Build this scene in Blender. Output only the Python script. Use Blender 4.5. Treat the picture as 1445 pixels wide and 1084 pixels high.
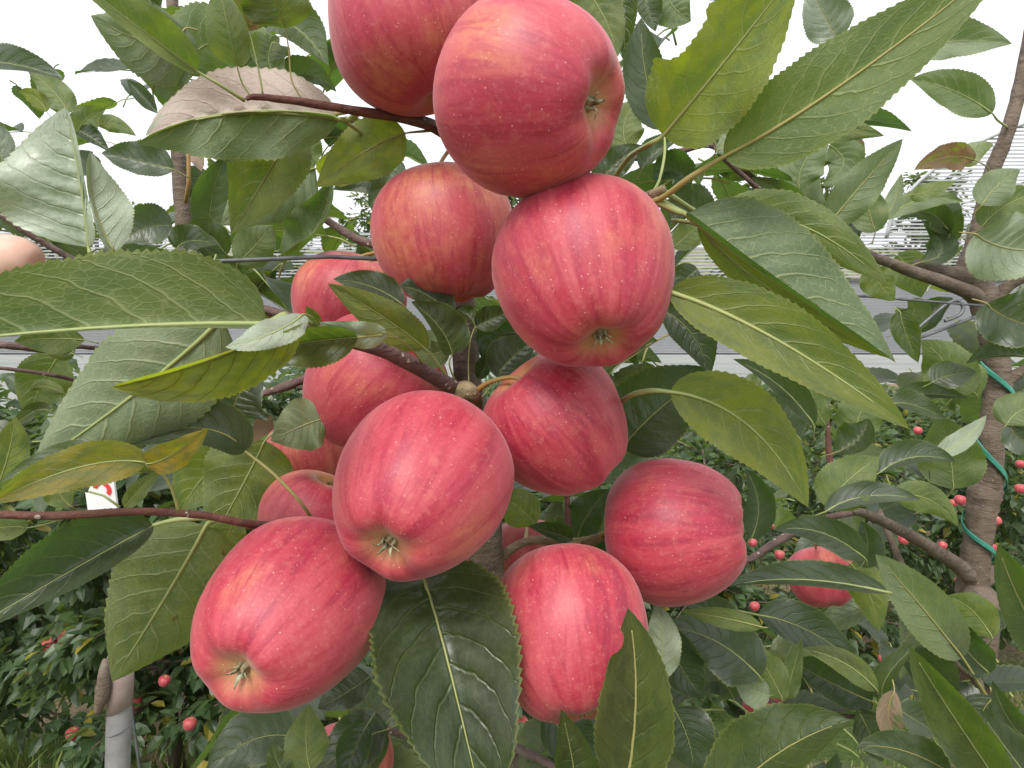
import bpy, math, random
from mathutils import Vector, Matrix, noise as mnoise
random.seed(7)
RAD = math.radians
scene = bpy.context.scene
for o in list(bpy.data.objects):
    bpy.data.objects.remove(o)
C = scene.collection

# ------------------------------------------------------------------ camera
FPX = 940.0                      # focal length in photo pixels (photo 1445 x 1084)
CX, CY = 722.5, 542.0
PITCH = 12.0
CAM = Vector((0.0, 0.0, 1.70))
cd = bpy.data.cameras.new('camera')
cam = bpy.data.objects.new('camera', cd)
C.objects.link(cam)
cam.location = CAM
cam.rotation_euler = (RAD(90 - PITCH), 0, 0)
cd.sensor_width = 36.0
cd.lens = FPX / 1445.0 * 36.0
cd.clip_start = 0.01
cd.clip_end = 500
scene.camera = cam
RIGHT = Vector((1, 0, 0))
FWD = Vector((0, math.cos(RAD(PITCH)), -math.sin(RAD(PITCH))))
UP = Vector((0, math.sin(RAD(PITCH)), math.cos(RAD(PITCH))))

# ------------------------------------------------------------------ sky and sun (bright overcast)
SUN_EL, SUN_AZ = 58.0, 200.0     # azimuth clockwise from +Y : behind the camera, a little to the left
w = bpy.data.worlds.new('World')
scene.world = w
w.use_nodes = True
nt = w.node_tree
nt.nodes.clear()
sky = nt.nodes.new('ShaderNodeTexSky')
sky.sky_type = 'NISHITA'
sky.sun_disc = False
sky.sun_elevation = RAD(SUN_EL)
sky.sun_rotation = RAD(SUN_AZ)
sky.dust_density = 4.0
hs = nt.nodes.new('ShaderNodeHueSaturation')
hs.inputs['Saturation'].default_value = 0.12
hs.inputs['Value'].default_value = 1.0
mixw = nt.nodes.new('ShaderNodeMix')
mixw.data_type = 'RGBA'
mixw.inputs[0].default_value = 0.6
mixw.inputs[7].default_value = (7.4, 7.5, 7.8, 1)      # even cloud layer
bg = nt.nodes.new('ShaderNodeBackground')
bg.inputs['Strength'].default_value = 0.11
wo = nt.nodes.new('ShaderNodeOutputWorld')
nt.links.new(sky.outputs[0], hs.inputs['Color'])
nt.links.new(hs.outputs[0], mixw.inputs[6])
nt.links.new(mixw.outputs[2], bg.inputs['Color'])
nt.links.new(bg.outputs[0], wo.inputs['Surface'])

sl = bpy.data.lights.new('sun', 'SUN')
sl.energy = 1.5
sl.angle = RAD(24)
sl.color = (1.0, 0.97, 0.92)
sun = bpy.data.objects.new('sun', sl)
C.objects.link(sun)
sdir = Vector((math.sin(RAD(SUN_AZ)) * math.cos(RAD(SUN_EL)), math.cos(RAD(SUN_AZ)) * math.cos(RAD(SUN_EL)), math.sin(RAD(SUN_EL))))
sun.rotation_euler = sdir.to_track_quat('Z', 'Y').to_euler()
sun.location = (0, -3, 8)

scene.view_settings.view_transform = 'Standard'
scene.view_settings.look = 'None'
scene.view_settings.gamma = 1
scene.view_settings.exposure = 0.95
scene.render.engine = 'CYCLES'
scene.cycles.max_bounces = 4
scene.cycles.diffuse_bounces = 2
scene.cycles.glossy_bounces = 2
scene.cycles.transmission_bounces = 4
scene.cycles.transparent_max_bounces = 4
scene.cycles.caustics_reflective = False
scene.cycles.caustics_refractive = False


def P(px, py, d):
    """photo pixel + depth along the view axis -> world point"""
    return CAM + FWD * d + RIGHT * ((px - CX) / FPX * d) - UP * ((py - CY) / FPX * d)


# ------------------------------------------------------------------ node helper
class G:
    def __init__(s, name):
        s.m = bpy.data.materials.new(name)
        s.m.use_nodes = True
        s.t = s.m.node_tree
        s.t.nodes.clear()
        s.out = s.n('ShaderNodeOutputMaterial')

    def n(s, typ, **kw):
        nd = s.t.nodes.new(typ)
        for k, v in kw.items():
            setattr(nd, k, v)
        return nd

    def put(s, sock, v):
        if isinstance(v, bpy.types.NodeSocket):
            s.t.links.new(v, sock)
        elif isinstance(v, (tuple, list)) and len(v) == 3 and sock.type == 'RGBA':
            sock.default_value = (*v, 1)
        else:
            sock.default_value = v

    def math(s, op, a, b=0.0, c=0.0):
        nd = s.n('ShaderNodeMath', operation=op)
        s.put(nd.inputs[0], a)
        s.put(nd.inputs[1], b)
        s.put(nd.inputs[2], c)
        return nd.outputs[0]

    def mix(s, f, a, b, blend='MIX'):
        nd = s.n('ShaderNodeMix', data_type='RGBA', blend_type=blend)
        s.put(nd.inputs[0], f)
        s.put(nd.inputs[6], a)
        s.put(nd.inputs[7], b)
        return nd.outputs[2]

    def step(s, x, a, b, lo=0.0, hi=1.0):
        nd = s.n('ShaderNodeMapRange', interpolation_type='SMOOTHSTEP')
        s.put(nd.inputs[0], x)
        s.put(nd.inputs[1], a)
        s.put(nd.inputs[2], b)
        s.put(nd.inputs[3], lo)
        s.put(nd.inputs[4], hi)
        return nd.outputs[0]

    def noise(s, vec, scale, detail=3.0, rough=0.5, dist=0.0):
        nd = s.n('ShaderNodeTexNoise')
        if vec is not None:
            s.put(nd.inputs['Vector'], vec)
        nd.inputs['Scale'].default_value = scale
        nd.inputs['Detail'].default_value = detail
        nd.inputs['Roughness'].default_value = rough
        nd.inputs['Distortion'].default_value = dist
        return nd.outputs[0]

    def comb(s, x, y, z):
        nd = s.n('ShaderNodeCombineXYZ')
        s.put(nd.inputs[0], x)
        s.put(nd.inputs[1], y)
        s.put(nd.inputs[2], z)
        return nd.outputs[0]

    def sep(s, v):
        nd = s.n('ShaderNodeSeparateXYZ')
        s.put(nd.inputs[0], v)
        return nd.outputs

    def coord(s, which='Object'):
        return s.n('ShaderNodeTexCoord').outputs[which]

    def bump(s, h, strength, dist):
        nd = s.n('ShaderNodeBump')
        s.put(nd.inputs['Height'], h)
        nd.inputs['Strength'].default_value = strength
        nd.inputs['Distance'].default_value = dist
        return nd.outputs[0]

    def pbr(s, col, rough, normal=None, spec=0.5, **kw):
        nd = s.n('ShaderNodeBsdfPrincipled')
        s.put(nd.inputs['Base Color'], col)
        s.put(nd.inputs['Roughness'], rough)
        s.put(nd.inputs['Specular IOR Level'], spec)
        if normal is not None:
            s.put(nd.inputs['Normal'], normal)
        for k, v in kw.items():
            s.put(nd.inputs[k], v)
        return nd.outputs[0]

    def done(s, surf):
        s.t.links.new(surf, s.out.inputs['Surface'])
        return s.m


def leaf_material():
    g = G('apple_leaf')
    uvx = g.sep(g.coord('UV'))
    u = uvx[0]
    v = g.math('MULTIPLY', g.math('SUBTRACT', uvx[1], 0.5), 2.0)
    av = g.math('ABSOLUTE', v)
    oi = g.n('ShaderNodeObjectInfo')
    oc = g.n('ShaderNodeSeparateColor')
    g.put(oc.inputs[0], oi.outputs['Color'])
    Y, B, Pa = oc.outputs[0], oc.outputs[1], oc.outputs[2]
    S = g.math('SUBTRACT', 1.0, oi.outputs['Alpha'])
    rnd = oi.outputs['Random']
    ro = g.math('MULTIPLY', rnd, 37.0)
    puv = g.comb(g.math('MULTIPLY', u, 2.4), v, ro)
    big = g.noise(puv, 1.6, 3.0)
    fine = g.noise(puv, 14.0, 2.0, 0.6)
    wob = g.noise(puv, 4.0, 2.0)
    # lateral veins
    side = g.math('MULTIPLY', g.math('GREATER_THAN', v, 0.0), 0.5)
    x = g.math('SUBTRACT', u, g.math('MULTIPLY', av, 0.16))
    x = g.math('SUBTRACT', x, g.math('MULTIPLY', g.math('MULTIPLY', av, av), 0.13))
    x = g.math('ADD', g.math('MULTIPLY', x, 7.5), side)
    x = g.math('ADD', x, g.math('MULTIPLY', wob, 0.35))
    latd = g.math('ABSOLUTE', g.math('SUBTRACT', g.math('FRACT', x), 0.5))
    latw = g.math('SUBTRACT', 0.105, g.math('MULTIPLY', av, 0.06))
    lat = g.step(latd, 0.0, latw, 1.0, 0.0)
    mid = g.step(av, 0.0, 0.045, 1.0, 0.0)
    vo = g.n('ShaderNodeTexVoronoi', feature='DISTANCE_TO_EDGE')
    vw = g.n('ShaderNodeVectorMath', operation='ADD')
    g.put(vw.inputs[0], puv)
    g.put(vw.inputs[1], g.comb(g.math('MULTIPLY', fine, 0.05), g.math('MULTIPLY', wob, 0.08), 0.0))
    g.put(vo.inputs['Vector'], vw.outputs[0])
    vo.inputs['Scale'].default_value = 11.0
    net = g.step(vo.outputs['Distance'], 0.0, 0.10, 1.0, 0.0)
    vein = g.math('MAXIMUM', mid, g.math('MULTIPLY', lat, 0.85))
    vein = g.math('MAXIMUM', vein, g.math('MULTIPLY', net, 0.42))
    # colours of the two faces
    vary = g.step(big, 0.3, 0.7)
    Y0 = Y
    Y = g.math('MULTIPLY', Y, g.step(g.math('ADD', g.math('MULTIPLY', big, 0.6), g.math('MULTIPLY', wob, 0.4)), 0.36, 0.62, 0.45, 1.15))
    top = g.mix(vary, (0.011, 0.0175, 0.0115), (0.021, 0.034, 0.018))
    top = g.mix(Y, top, (0.19, 0.24, 0.022))
    top = g.mix(g.math('MULTIPLY', fine, 0.20), top, (0.05, 0.08, 0.035))
    top = g.mix(g.math('MULTIPLY', vein, 0.20), top, (0.20, 0.27, 0.09))
    und = g.mix(vary, (0.085, 0.125, 0.060), (0.125, 0.170, 0.085))
    und = g.mix(Y, und, g.mix(g.step(Y0, 0.66, 0.9), (0.200, 0.225, 0.026), (0.36, 0.215, 0.030)))
    und = g.mix(g.math('MULTIPLY', vein, 0.48), und, (0.43, 0.47, 0.23))
    back = g.n('ShaderNodeNewGeometry').outputs['Backfacing']
    col = g.mix(back, top, und)
    pal = g.mix(g.math('MULTIPLY', vein, 0.6), (0.40, 0.46, 0.35), (0.60, 0.65, 0.48))
    col = g.mix(g.math('MULTIPLY', Pa, g.step(fine, 0.2, 0.6, 0.75, 1.0)), col, pal)  # pale undersides and dusty residue, with grey sky sheen put into the colour
    # dry brown areas and specks
    bn = g.math('ADD', g.math('MULTIPLY', big, 0.75), g.math('MULTIPLY', fine, 0.25))
    bm = g.step(bn, g.math('SUBTRACT', 0.86, g.math('MULTIPLY', B, 0.75)), g.math('SUBTRACT', 1.0, g.math('MULTIPLY', B, 0.75)))
    bm = g.math('MULTIPLY', bm, g.step(B, 0.0, 0.05))
    dry = g.mix(fine, (0.20, 0.11, 0.06), (0.46, 0.34, 0.23))
    dry = g.mix(g.math('MULTIPLY', Pa, 0.85), dry, g.mix(fine, (0.42, 0.33, 0.29), (0.66, 0.58, 0.52)))
    col = g.mix(bm, col, dry)
    sv = g.n('ShaderNodeTexVoronoi')
    g.put(sv.inputs['Vector'], puv)
    sv.inputs['Scale'].default_value = 2.6
    sm = g.math('MULTIPLY', g.step(g.math('ADD', sv.outputs['Distance'], g.math('MULTIPLY', fine, 0.12)), 0.13, 0.19, 1.0, 0.0), S)
    col = g.mix(sm, col, (0.14, 0.055, 0.03))
    edge = g.step(av, 0.93, 1.0)
    col = g.mix(g.math('MULTIPLY', edge, 0.45), col, (0.25, 0.27, 0.08))
    # transmitted light
    tr = g.mix(Y, (0.12, 0.28, 0.025), (0.44, 0.52, 0.014))
    tr = g.mix(g.math('MULTIPLY', vein, 0.40), tr, (0.36, 0.42, 0.10))
    tr = g.mix(bm, tr, g.mix(Pa, (0.24, 0.13, 0.04), (0.62, 0.52, 0.46)))
    tr = g.mix(sm, tr, (0.08, 0.03, 0.01))
    ridge = g.math('MAXIMUM', mid, g.math('MULTIPLY', lat, 0.8))
    ridge = g.math('MAXIMUM', ridge, g.math('MULTIPLY', net, g.math('ADD', 0.03, g.math('MULTIPLY', back, 0.14))))
    hgt = g.math('SUBTRACT', g.math('MULTIPLY', fine, 0.20), ridge)
    nrm = g.bump(hgt, 0.55, 0.0011)
    rough = g.math('ADD', g.math('MULTIPLY', back, 0.22), g.step(fine, 0.2, 0.8, 0.30, 0.44))
    spec = g.math('SUBTRACT', 0.62, g.math('MULTIPLY', back, 0.25))
    p = g.pbr(col, rough, nrm, spec)
    tl = g.n('ShaderNodeBsdfTranslucent')
    g.put(tl.inputs['Color'], tr)
    g.put(tl.inputs['Normal'], nrm)
    mx = g.n('ShaderNodeMixShader')
    g.put(mx.inputs[0], g.math('ADD', 0.25, g.math('MULTIPLY', g.math('MINIMUM', Y0, 0.7), 0.36)))
    g.put(mx.inputs[1], p)
    g.put(mx.inputs[2], tl.outputs[0])
    return g.done(mx.outputs[0])


def stalk_material():
    g = G('leaf_stalk')
    oi = g.n('ShaderNodeObjectInfo')
    co = g.coord('Object')
    nz = g.noise(co, 120.0, 2.0)
    col = g.mix(nz, (0.25, 0.31, 0.10), (0.34, 0.37, 0.15))
    col = g.mix(g.math('MULTIPLY', g.step(oi.outputs['Random'], 0.5, 1.0), 0.45), col, (0.36, 0.18, 0.06))
    return g.done(g.pbr(col, 0.5, None, 0.35))


def crown_material(name, a, b, tcol, scale=1.0):
    g = G(name)
    geo = g.n('ShaderNodeNewGeometry')
    r = geo.outputs['Random Per Island']
    col = g.mix(r, a, b)
    col = g.mix(g.math('MULTIPLY', geo.outputs['Backfacing'], 0.55), col, (0.20, 0.25, 0.13))
    col = g.mix(g.step(r, 0.965, 0.98), col, (0.30, 0.25, 0.04))
    p = g.pbr(col, 0.42, None, 0.5)
    tl = g.n('ShaderNodeBsdfTranslucent')
    g.put(tl.inputs['Color'], tcol)
    mx = g.n('ShaderNodeMixShader')
    mx.inputs[0].default_value = 0.33
    g.put(mx.inputs[1], p)
    g.put(mx.inputs[2], tl.outputs[0])
    return g.done(mx.outputs[0])


def apple_material():
    g = G('apple_skin')
    oi = g.n('ShaderNodeObjectInfo')
    oc = g.n('ShaderNodeSeparateColor')
    g.put(oc.inputs[0], oi.outputs['Color'])
    OR, DK, SK = oc.outputs[0], oc.outputs[1], oc.outputs[2]
    ro = g.math('MULTIPLY', oi.outputs['Random'], 53.0)
    s3 = g.n('ShaderNodeVectorMath', operation='SCALE')
    g.put(s3.inputs[0], g.coord('Object'))
    s3.inputs['Scale'].default_value = 27.0
    p = s3.outputs[0]
    x, y, z = g.sep(p)
    r = g.math('SQRT', g.math('ADD', g.math('ADD', g.math('MULTIPLY', x, x), g.math('MULTIPLY', y, y)), 1e-5))
    dx, dy = g.math('DIVIDE', x, r), g.math('DIVIDE', y, r)
    pr = g.n('ShaderNodeVectorMath', operation='ADD')
    g.put(pr.inputs[0], p)
    g.put(pr.inputs[1], g.comb(ro, ro, 0.0))
    p2 = pr.outputs[0]
    st = g.noise(g.comb(g.math('MULTIPLY', dx, 2.6), g.math('MULTIPLY', dy, 2.6), g.math('ADD', g.math('MULTIPLY', z, 0.45), ro)), 1.0, 5.0, 0.62, 0.7)
    fs = g.noise(g.comb(g.math('MULTIPLY', dx, 9.0), g.math('MULTIPLY', dy, 9.0), g.math('ADD', g.math('MULTIPLY', z, 1.8), ro)), 1.0, 4.0, 0.6, 0.9)
    mot = g.noise(p2, 7.0, 5.0, 0.65)
    speck = g.noise(p2, 26.0, 3.0, 0.7)
    big = g.noise(p2, 0.85, 2.0)
    col = g.mix(g.step(st, 0.34, 0.66), (0.470, 0.068, 0.088), (0.390, 0.026, 0.052))
    col = g.mix(g.math('MULTIPLY', g.step(g.math('ADD', g.math('MULTIPLY', fs, 0.6), g.math('MULTIPLY', st, 0.4)), 0.48, 0.64), g.math('ADD', 0.38, g.math('MULTIPLY', SK, 0.5))), col, (0.25, 0.009, 0.036))
    col = g.mix(g.math('MULTIPLY', g.step(mot, 0.48, 0.78), 0.40), col, (0.56, 0.16, 0.14))
    # yellow ground colour showing through where there is little blush
    om = g.math('MULTIPLY', g.step(g.math('ADD', big, g.math('MULTIPLY', OR, 0.28)), 0.58, 0.84), g.step(mot, 0.25, 0.62, 0.35, 1.0))
    om = g.math('MULTIPLY', om, g.step(fs, 0.40, 0.68, 1.0, 0.30))
    col = g.mix(g.math('MULTIPLY', om, 0.48), col, (0.62, 0.29, 0.105))
    # ends : green yellow round the calyx and the stem
    poleb = g.math('MULTIPLY', g.step(g.math('ADD', r, g.math('MULTIPLY', mot, 0.22)), 0.16, 0.50, 1.0, 0.0), g.step(z, -0.35, -0.6))
    polet = g.math('MULTIPLY', g.step(g.math('ADD', r, g.math('MULTIPLY', mot, 0.25)), 0.20, 0.62, 1.0, 0.0), g.step(z, 0.30, 0.5))
    col = g.mix(g.math('MULTIPLY', poleb, 0.72), col, (0.48, 0.33, 0.13))
    col = g.mix(g.math('MULTIPLY', polet, 0.80), col, (0.50, 0.31, 0.09))
    col = g.mix(g.math('MULTIPLY', g.step(speck, 0.54, 0.74), 0.30), col, (0.64, 0.25, 0.22))
    col = g.mix(g.math('MULTIPLY', g.step(speck, 0.46, 0.28), 0.30), col, (0.30, 0.016, 0.036))
    # lenticels
    vo = g.n('ShaderNodeTexVoronoi')
    g.put(vo.inputs['Vector'], p2)
    vo.inputs['Scale'].default_value = 10.0
    dot = g.step(g.math('ADD', vo.outputs['Distance'], g.math('MULTIPLY', speck, 0.07)), 0.085, 0.14, 1.0, 0.0)
    col = g.mix(g.math('MULTIPLY', dot, 0.5), col, (0.80, 0.52, 0.42))
    col = g.mix(g.math('MULTIPLY', DK, 0.6), col, (0.20, 0.07, 0.03))  # dark value: shade on deep-set apples put into the skin colour
    h = g.math('ADD', g.math('MULTIPLY', dot, 0.6), g.math('ADD', g.math('MULTIPLY', mot, 0.5), g.math('MULTIPLY', speck, 0.25)))
    nrm = g.bump(h, 0.16, 0.0012)
    rough = g.step(mot, 0.2, 0.8, 0.44, 0.54)
    sh = g.pbr(col, rough, nrm, 0.50, **{'Sheen Weight': 0.22, 'Sheen Roughness': 0.4})
    for nd in g.t.nodes:
        if nd.type == 'BSDF_PRINCIPLED':
            nd.inputs['Sheen Tint'].default_value = (1.0, 0.75, 0.80, 1)
    return g.done(sh)


def plain(name, a, b, scale, rough=0.6, spec=0.4, bump=0.0, bdist=0.002, metal=0.0, stretch=None):
    g = G(name)
    co = g.coord('Object')
    if stretch:
        mp = g.n('ShaderNodeMapping')
        g.put(mp.inputs[0], co)
        mp.inputs['Scale'].default_value = stretch
        co = mp.outputs[0]
    nz = g.noise(co, scale, 6.0, 0.6)
    col = g.mix(g.step(nz, 0.3, 0.7), a, b)
    nrm = g.bump(nz, bump, bdist) if bump else None
    return g.done(g.pbr(col, rough, nrm, spec, Metallic=metal))


def bark_material(name, a, b, c, lent=0.8):
    g = G(name)
    co = g.coord('Object')
    nz = g.noise(co, 70.0, 6.0, 0.65)
    n2 = g.noise(co, 16.0, 4.0, 0.6)
    mp = g.n('ShaderNodeMapping')
    g.put(mp.inputs[0], co)
    mp.inputs['Scale'].default_value = (1.0, 1.0, 4.0)
    ring = g.noise(mp.outputs[0], 55.0, 4.0, 0.6)
    col = g.mix(g.step(nz, 0.3, 0.7), a, b)
    col = g.mix(g.step(n2, 0.50, 0.72), col, c)
    col = g.mix(g.math('MULTIPLY', g.step(ring, 0.54, 0.68), 0.6), col, (0.06, 0.045, 0.04))
    vo = g.n('ShaderNodeTexVoronoi')
    g.put(vo.inputs['Vector'], co)
    vo.inputs['Scale'].default_value = 150.0
    dot = g.step(vo.outputs['Distance'], 0.13, 0.2, 1.0, 0.0)
    col = g.mix(g.math('MULTIPLY', dot, lent), col, (0.50, 0.44, 0.38))
    h = g.math('ADD', g.math('ADD', nz, g.math('MULTIPLY', ring, 0.8)), g.math('MULTIPLY', dot, 0.4))
    return g.done(g.pbr(col, 0.72, g.bump(h, 0.85, 0.003), 0.3))


M_LEAF = leaf_material()
M_STALK = stalk_material()
M_APPLE = apple_material()
M_BARK = bark_material('bark', (0.105, 0.076, 0.056), (0.165, 0.126, 0.096), (0.20, 0.165, 0.132), 0.25)
M_TWIG = bark_material('twig_bark', (0.095, 0.058, 0.052), (0.165, 0.105, 0.095), (0.20, 0.15, 0.135), 0.9)
M_SHOOT = bark_material('young_shoot', (0.10, 0.040, 0.035), (0.15, 0.065, 0.045), (0.12, 0.08, 0.05), 0.6)
M_STEM = plain('fruit_stem', (0.38, 0.19, 0.055), (0.27, 0.20, 0.07), 90.0, 0.55)
M_CALYX = plain('calyx_sepal', (0.22, 0.19, 0.11), (0.46, 0.46, 0.29), 260.0, 0.8)
M_SPUR = bark_material('spur_bark', (0.16, 0.115, 0.075), (0.27, 0.20, 0.12), (0.30, 0.25, 0.12), 0.2)


# ------------------------------------------------------------------ mesh helpers
def mesh_obj(name, verts, faces, mat, parent=None, loc=(0, 0, 0), smooth=True, uvs=None):
    me = bpy.data.meshes.new(name)
    me.from_pydata([tuple(v) for v in verts], [], faces)
    if uvs is not None:
        ul = me.uv_layers.new(name='UVMap')
        for lp in me.loops:
            ul.data[lp.index].uv = uvs[lp.vertex_index]
    if smooth:
        me.polygons.foreach_set('use_smooth', [True] * len(me.polygons))
    me.materials.append(mat)
    me.update()
    o = bpy.data.objects.new(name, me)
    C.objects.link(o)
    o.location = loc
    if parent:
        o.parent = parent
    return o


def tag(o, label, cat, group=None):
    o['label'] = label
    o['category'] = cat
    if group:
        o['group'] = group
    return o


def empty(name, loc, label, cat, group=None):
    o = bpy.data.objects.new(name, None)
    C.objects.link(o)
    o.location = loc
    o.empty_display_size = 0.05
    return tag(o, label, cat, group)


def catmull(pts, n):
    out = []
    m = len(pts)
    for i in range(m - 1):
        p0, p1, p2, p3 = pts[max(i - 1, 0)], pts[i], pts[i + 1], pts[min(i + 2, m - 1)]
        for k in range(n):
            t = k / n
            out.append(tuple(0.5 * ((2 * p1[j]) + (-p0[j] + p2[j]) * t + (2 * p0[j] - 5 * p1[j] + 4 * p2[j] - p3[j]) * t * t + (-p0[j] + 3 * p1[j] - 3 * p2[j] + p3[j]) * t ** 3) for j in range(len(p1))))
    out.append(tuple(pts[-1]))
    return out


def tube_data(path, radii, seg=8, knob=0.0, caps=True, seed=0.0):
    V, F = [], []
    n = len(path)
    prev = None
    for i in range(n):
        a, b = path[max(i - 1, 0)], path[min(i + 1, n - 1)]
        t = (b - a)
        t = t.normalized() if t.length > 1e-9 else Vector((0, 0, 1))
        if prev is None:
            x = t.orthogonal().normalized()
        else:
            x = (prev - t * prev.dot(t))
            x = x.normalized() if x.length > 1e-6 else t.orthogonal().normalized()
        prev = x
        y = t.cross(x)
        for k in range(seg):
            an = 2 * math.pi * k / seg
            rr = radii[i]
            if knob:
                q = path[i] / max(rr, 1e-4) * 0.35 + Vector((math.cos(an), math.sin(an), seed)) * 0.8
                rr *= 1 + knob * mnoise.noise(q)
            V.append(path[i] + (x * math.cos(an) + y * math.sin(an)) * rr)
    for i in range(n - 1):
        for k in range(seg):
            k2 = (k + 1) % seg
            F.append((i * seg + k, i * seg + k2, (i + 1) * seg + k2, (i + 1) * seg + k))
    if caps:
        F.append(tuple(range(seg))[::-1])
        F.append(tuple((n - 1) * seg + k for k in range(seg)))
    return V, F


def tube(name, pts, mat, parent=None, seg=10, n=6, knob=0.0, seed=0.0):
    """pts : list of (Vector, radius)"""
    ip = catmull([(*p, r) for p, r in pts], n)
    path = [Vector(q[:3]) for q in ip]
    base = path[0].copy()
    V, F = tube_data([p - base for p in path], [max(q[3], 1e-4) for q in ip], seg, knob, True, seed)
    loc = base - (Vector(parent.location) if parent else Vector())
    return mesh_obj(name, V, F, mat, parent, loc)


def px_tube(name, pts, mat, parent, **kw):
    """pts : (px, py, depth, width in photo pixels)"""
    return tube(name, [(P(x, y, d), 0.5 * wd * d / FPX) for x, y, d, wd in pts], mat, parent, **kw)


# ------------------------------------------------------------------ ground, net house and far setting
def sstep(a, b, x):
    t = min(max((x - a) / (b - a), 0), 1)
    return t * t * (3 - 2 * t)


def ground_z(x, y):
    return -1.4 * sstep(0.9, 4.4, y) - 0.75 * sstep(3.0, 6.5, -x) * sstep(5, 10, y)


def build_ground():
    xs = sorted(set([-300, -150, -80, -50, -35, 35, 50, 80, 150, 300] + [i * 0.8 - 24 for i in range(61)]))
    ys = sorted(set([-300, -120, -40, -15, -8, -4, 60, 100, 180, 300, 400] + [i * 0.4 - 2 for i in range(60)] + [24 + i * 4 for i in range(6)]))
    V = [(x, y, ground_z(x, y) + 0.035 * mnoise.noise(Vector((x * 1.3, y * 1.3, 0)))) for y in ys for x in xs]
    nx = len(xs)
    F = [(j * nx + i, j * nx + i + 1, (j + 1) * nx + i + 1, (j + 1) * nx + i) for j in range(len(ys) - 1) for i in range(nx - 1)]
    g = G('orchard_floor')
    co = g.coord('Object')
    a = g.noise(co, 1.1, 4.0)
    b = g.noise(co, 38.0, 6.0, 0.7)
    st = g.n('ShaderNodeMapping')
    g.put(st.inputs[0], co)
    st.inputs['Scale'].default_value = (1.0, 5.0, 1.0)
    st.inputs['Rotation'].default_value = (0, 0, 0.6)
    c = g.noise(st.outputs[0], 30.0, 5.0, 0.7)
    soil = g.mix(g.step(b, 0.35, 0.65), (0.15, 0.105, 0.07), (0.33, 0.265, 0.17))
    soil = g.mix(g.step(c, 0.55, 0.7), soil, (0.42, 0.36, 0.22))
    grass = g.mix(g.step(b, 0.3, 0.7), (0.045, 0.085, 0.022), (0.13, 0.19, 0.045))
    col = g.mix(g.step(a, 0.44, 0.58), grass, soil)
    m = g.done(g.pbr(col, 0.9, g.bump(b, 0.9, 0.03), 0.2))
    o = mesh_obj('ground', V, F, m)
    o['kind'] = 'structure'


build_ground()

M_GRASS = crown_material('grass_blades', (0.07, 0.13, 0.03), (0.19, 0.25, 0.06), (0.25, 0.36, 0.05))


def build_grass():
    V, F = [], []
    for i in range(16000):
        y = 1.0 + 8.5 * random.random() ** 1.4
        x = random.uniform(-1, 1) * (1.0 + y * 0.85)
        if mnoise.noise(Vector((x * 0.9, y * 0.9, 3.0))) > 0.12:
            continue
        z = ground_z(x, y)
        h = random.uniform(0.05, 0.16)
        a = random.uniform(0, 6.283)
        ww = random.uniform(0.003, 0.007) * (1 + y * 0.12)
        dx, dy = math.cos(a), math.sin(a)
        ln = random.uniform(0.2, 0.9) * h
        k = len(V)
        V += [(x - dy * ww, y + dx * ww, z - 0.02), (x + dy * ww, y - dx * ww, z - 0.02), (x + dx * ln * 0.4 + dy * ww * 0.7, y + dy * ln * 0.4 - dx * ww * 0.7, z + h * 0.65),
              (x + dx * ln * 0.4 - dy * ww * 0.7, y + dy * ln * 0.4 + dx * ww * 0.7, z + h * 0.65), (x + dx * ln, y + dy * ln, z + h)]
        F += [(k, k + 1, k + 2, k + 3), (k + 3, k + 2, k + 4)]
    o = mesh_obj('grass', V, F, M_GRASS)
    o['kind'] = 'stuff'
    tag(o, 'patchy short grass growing on the orchard floor between the rows', 'grass')


build_grass()

M_NET = plain('net_strip', (0.36, 0.37, 0.39), (0.45, 0.46, 0.48), 3.0, 0.5, 0.4)
M_FILM = plain('grey_film', (0.26, 0.27, 0.29), (0.34, 0.35, 0.37), 0.6, 0.45, 0.4)
M_STEELD = plain('dark_steel', (0.10, 0.105, 0.11), (0.17, 0.17, 0.18), 9.0, 0.5, 0.5, metal=0.4)
M_BOARD = plain('pale_board', (0.36, 0.38, 0.38), (0.44, 0.46, 0.46), 5.0, 0.6, 0.4, stretch=(0.2, 1, 6))
NY = 14.6


def box_data(V, F, x0, x1, y0, y1, z0, z1):
    k = len(V)
    V += [(x0, y0, z0), (x1, y0, z0), (x1, y1, z0), (x0, y1, z0), (x0, y0, z1), (x1, y0, z1), (x1, y1, z1), (x0, y1, z1)]
    F += [(k, k + 3, k + 2, k + 1), (k + 4, k + 5, k + 6, k + 7), (k, k + 1, k + 5, k + 4), (k + 1, k + 2, k + 6, k + 5), (k + 2, k + 3, k + 7, k + 6), (k + 3, k, k + 4, k + 7)]


def boxes(name, lst, mat, parent, kind=None):
    V, F = [], []
    for b in lst:
        box_data(V, F, *b)
    o = mesh_obj(name, V, F, mat, parent, smooth=False)
    if kind:
        o['kind'] = kind
    return o


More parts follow.
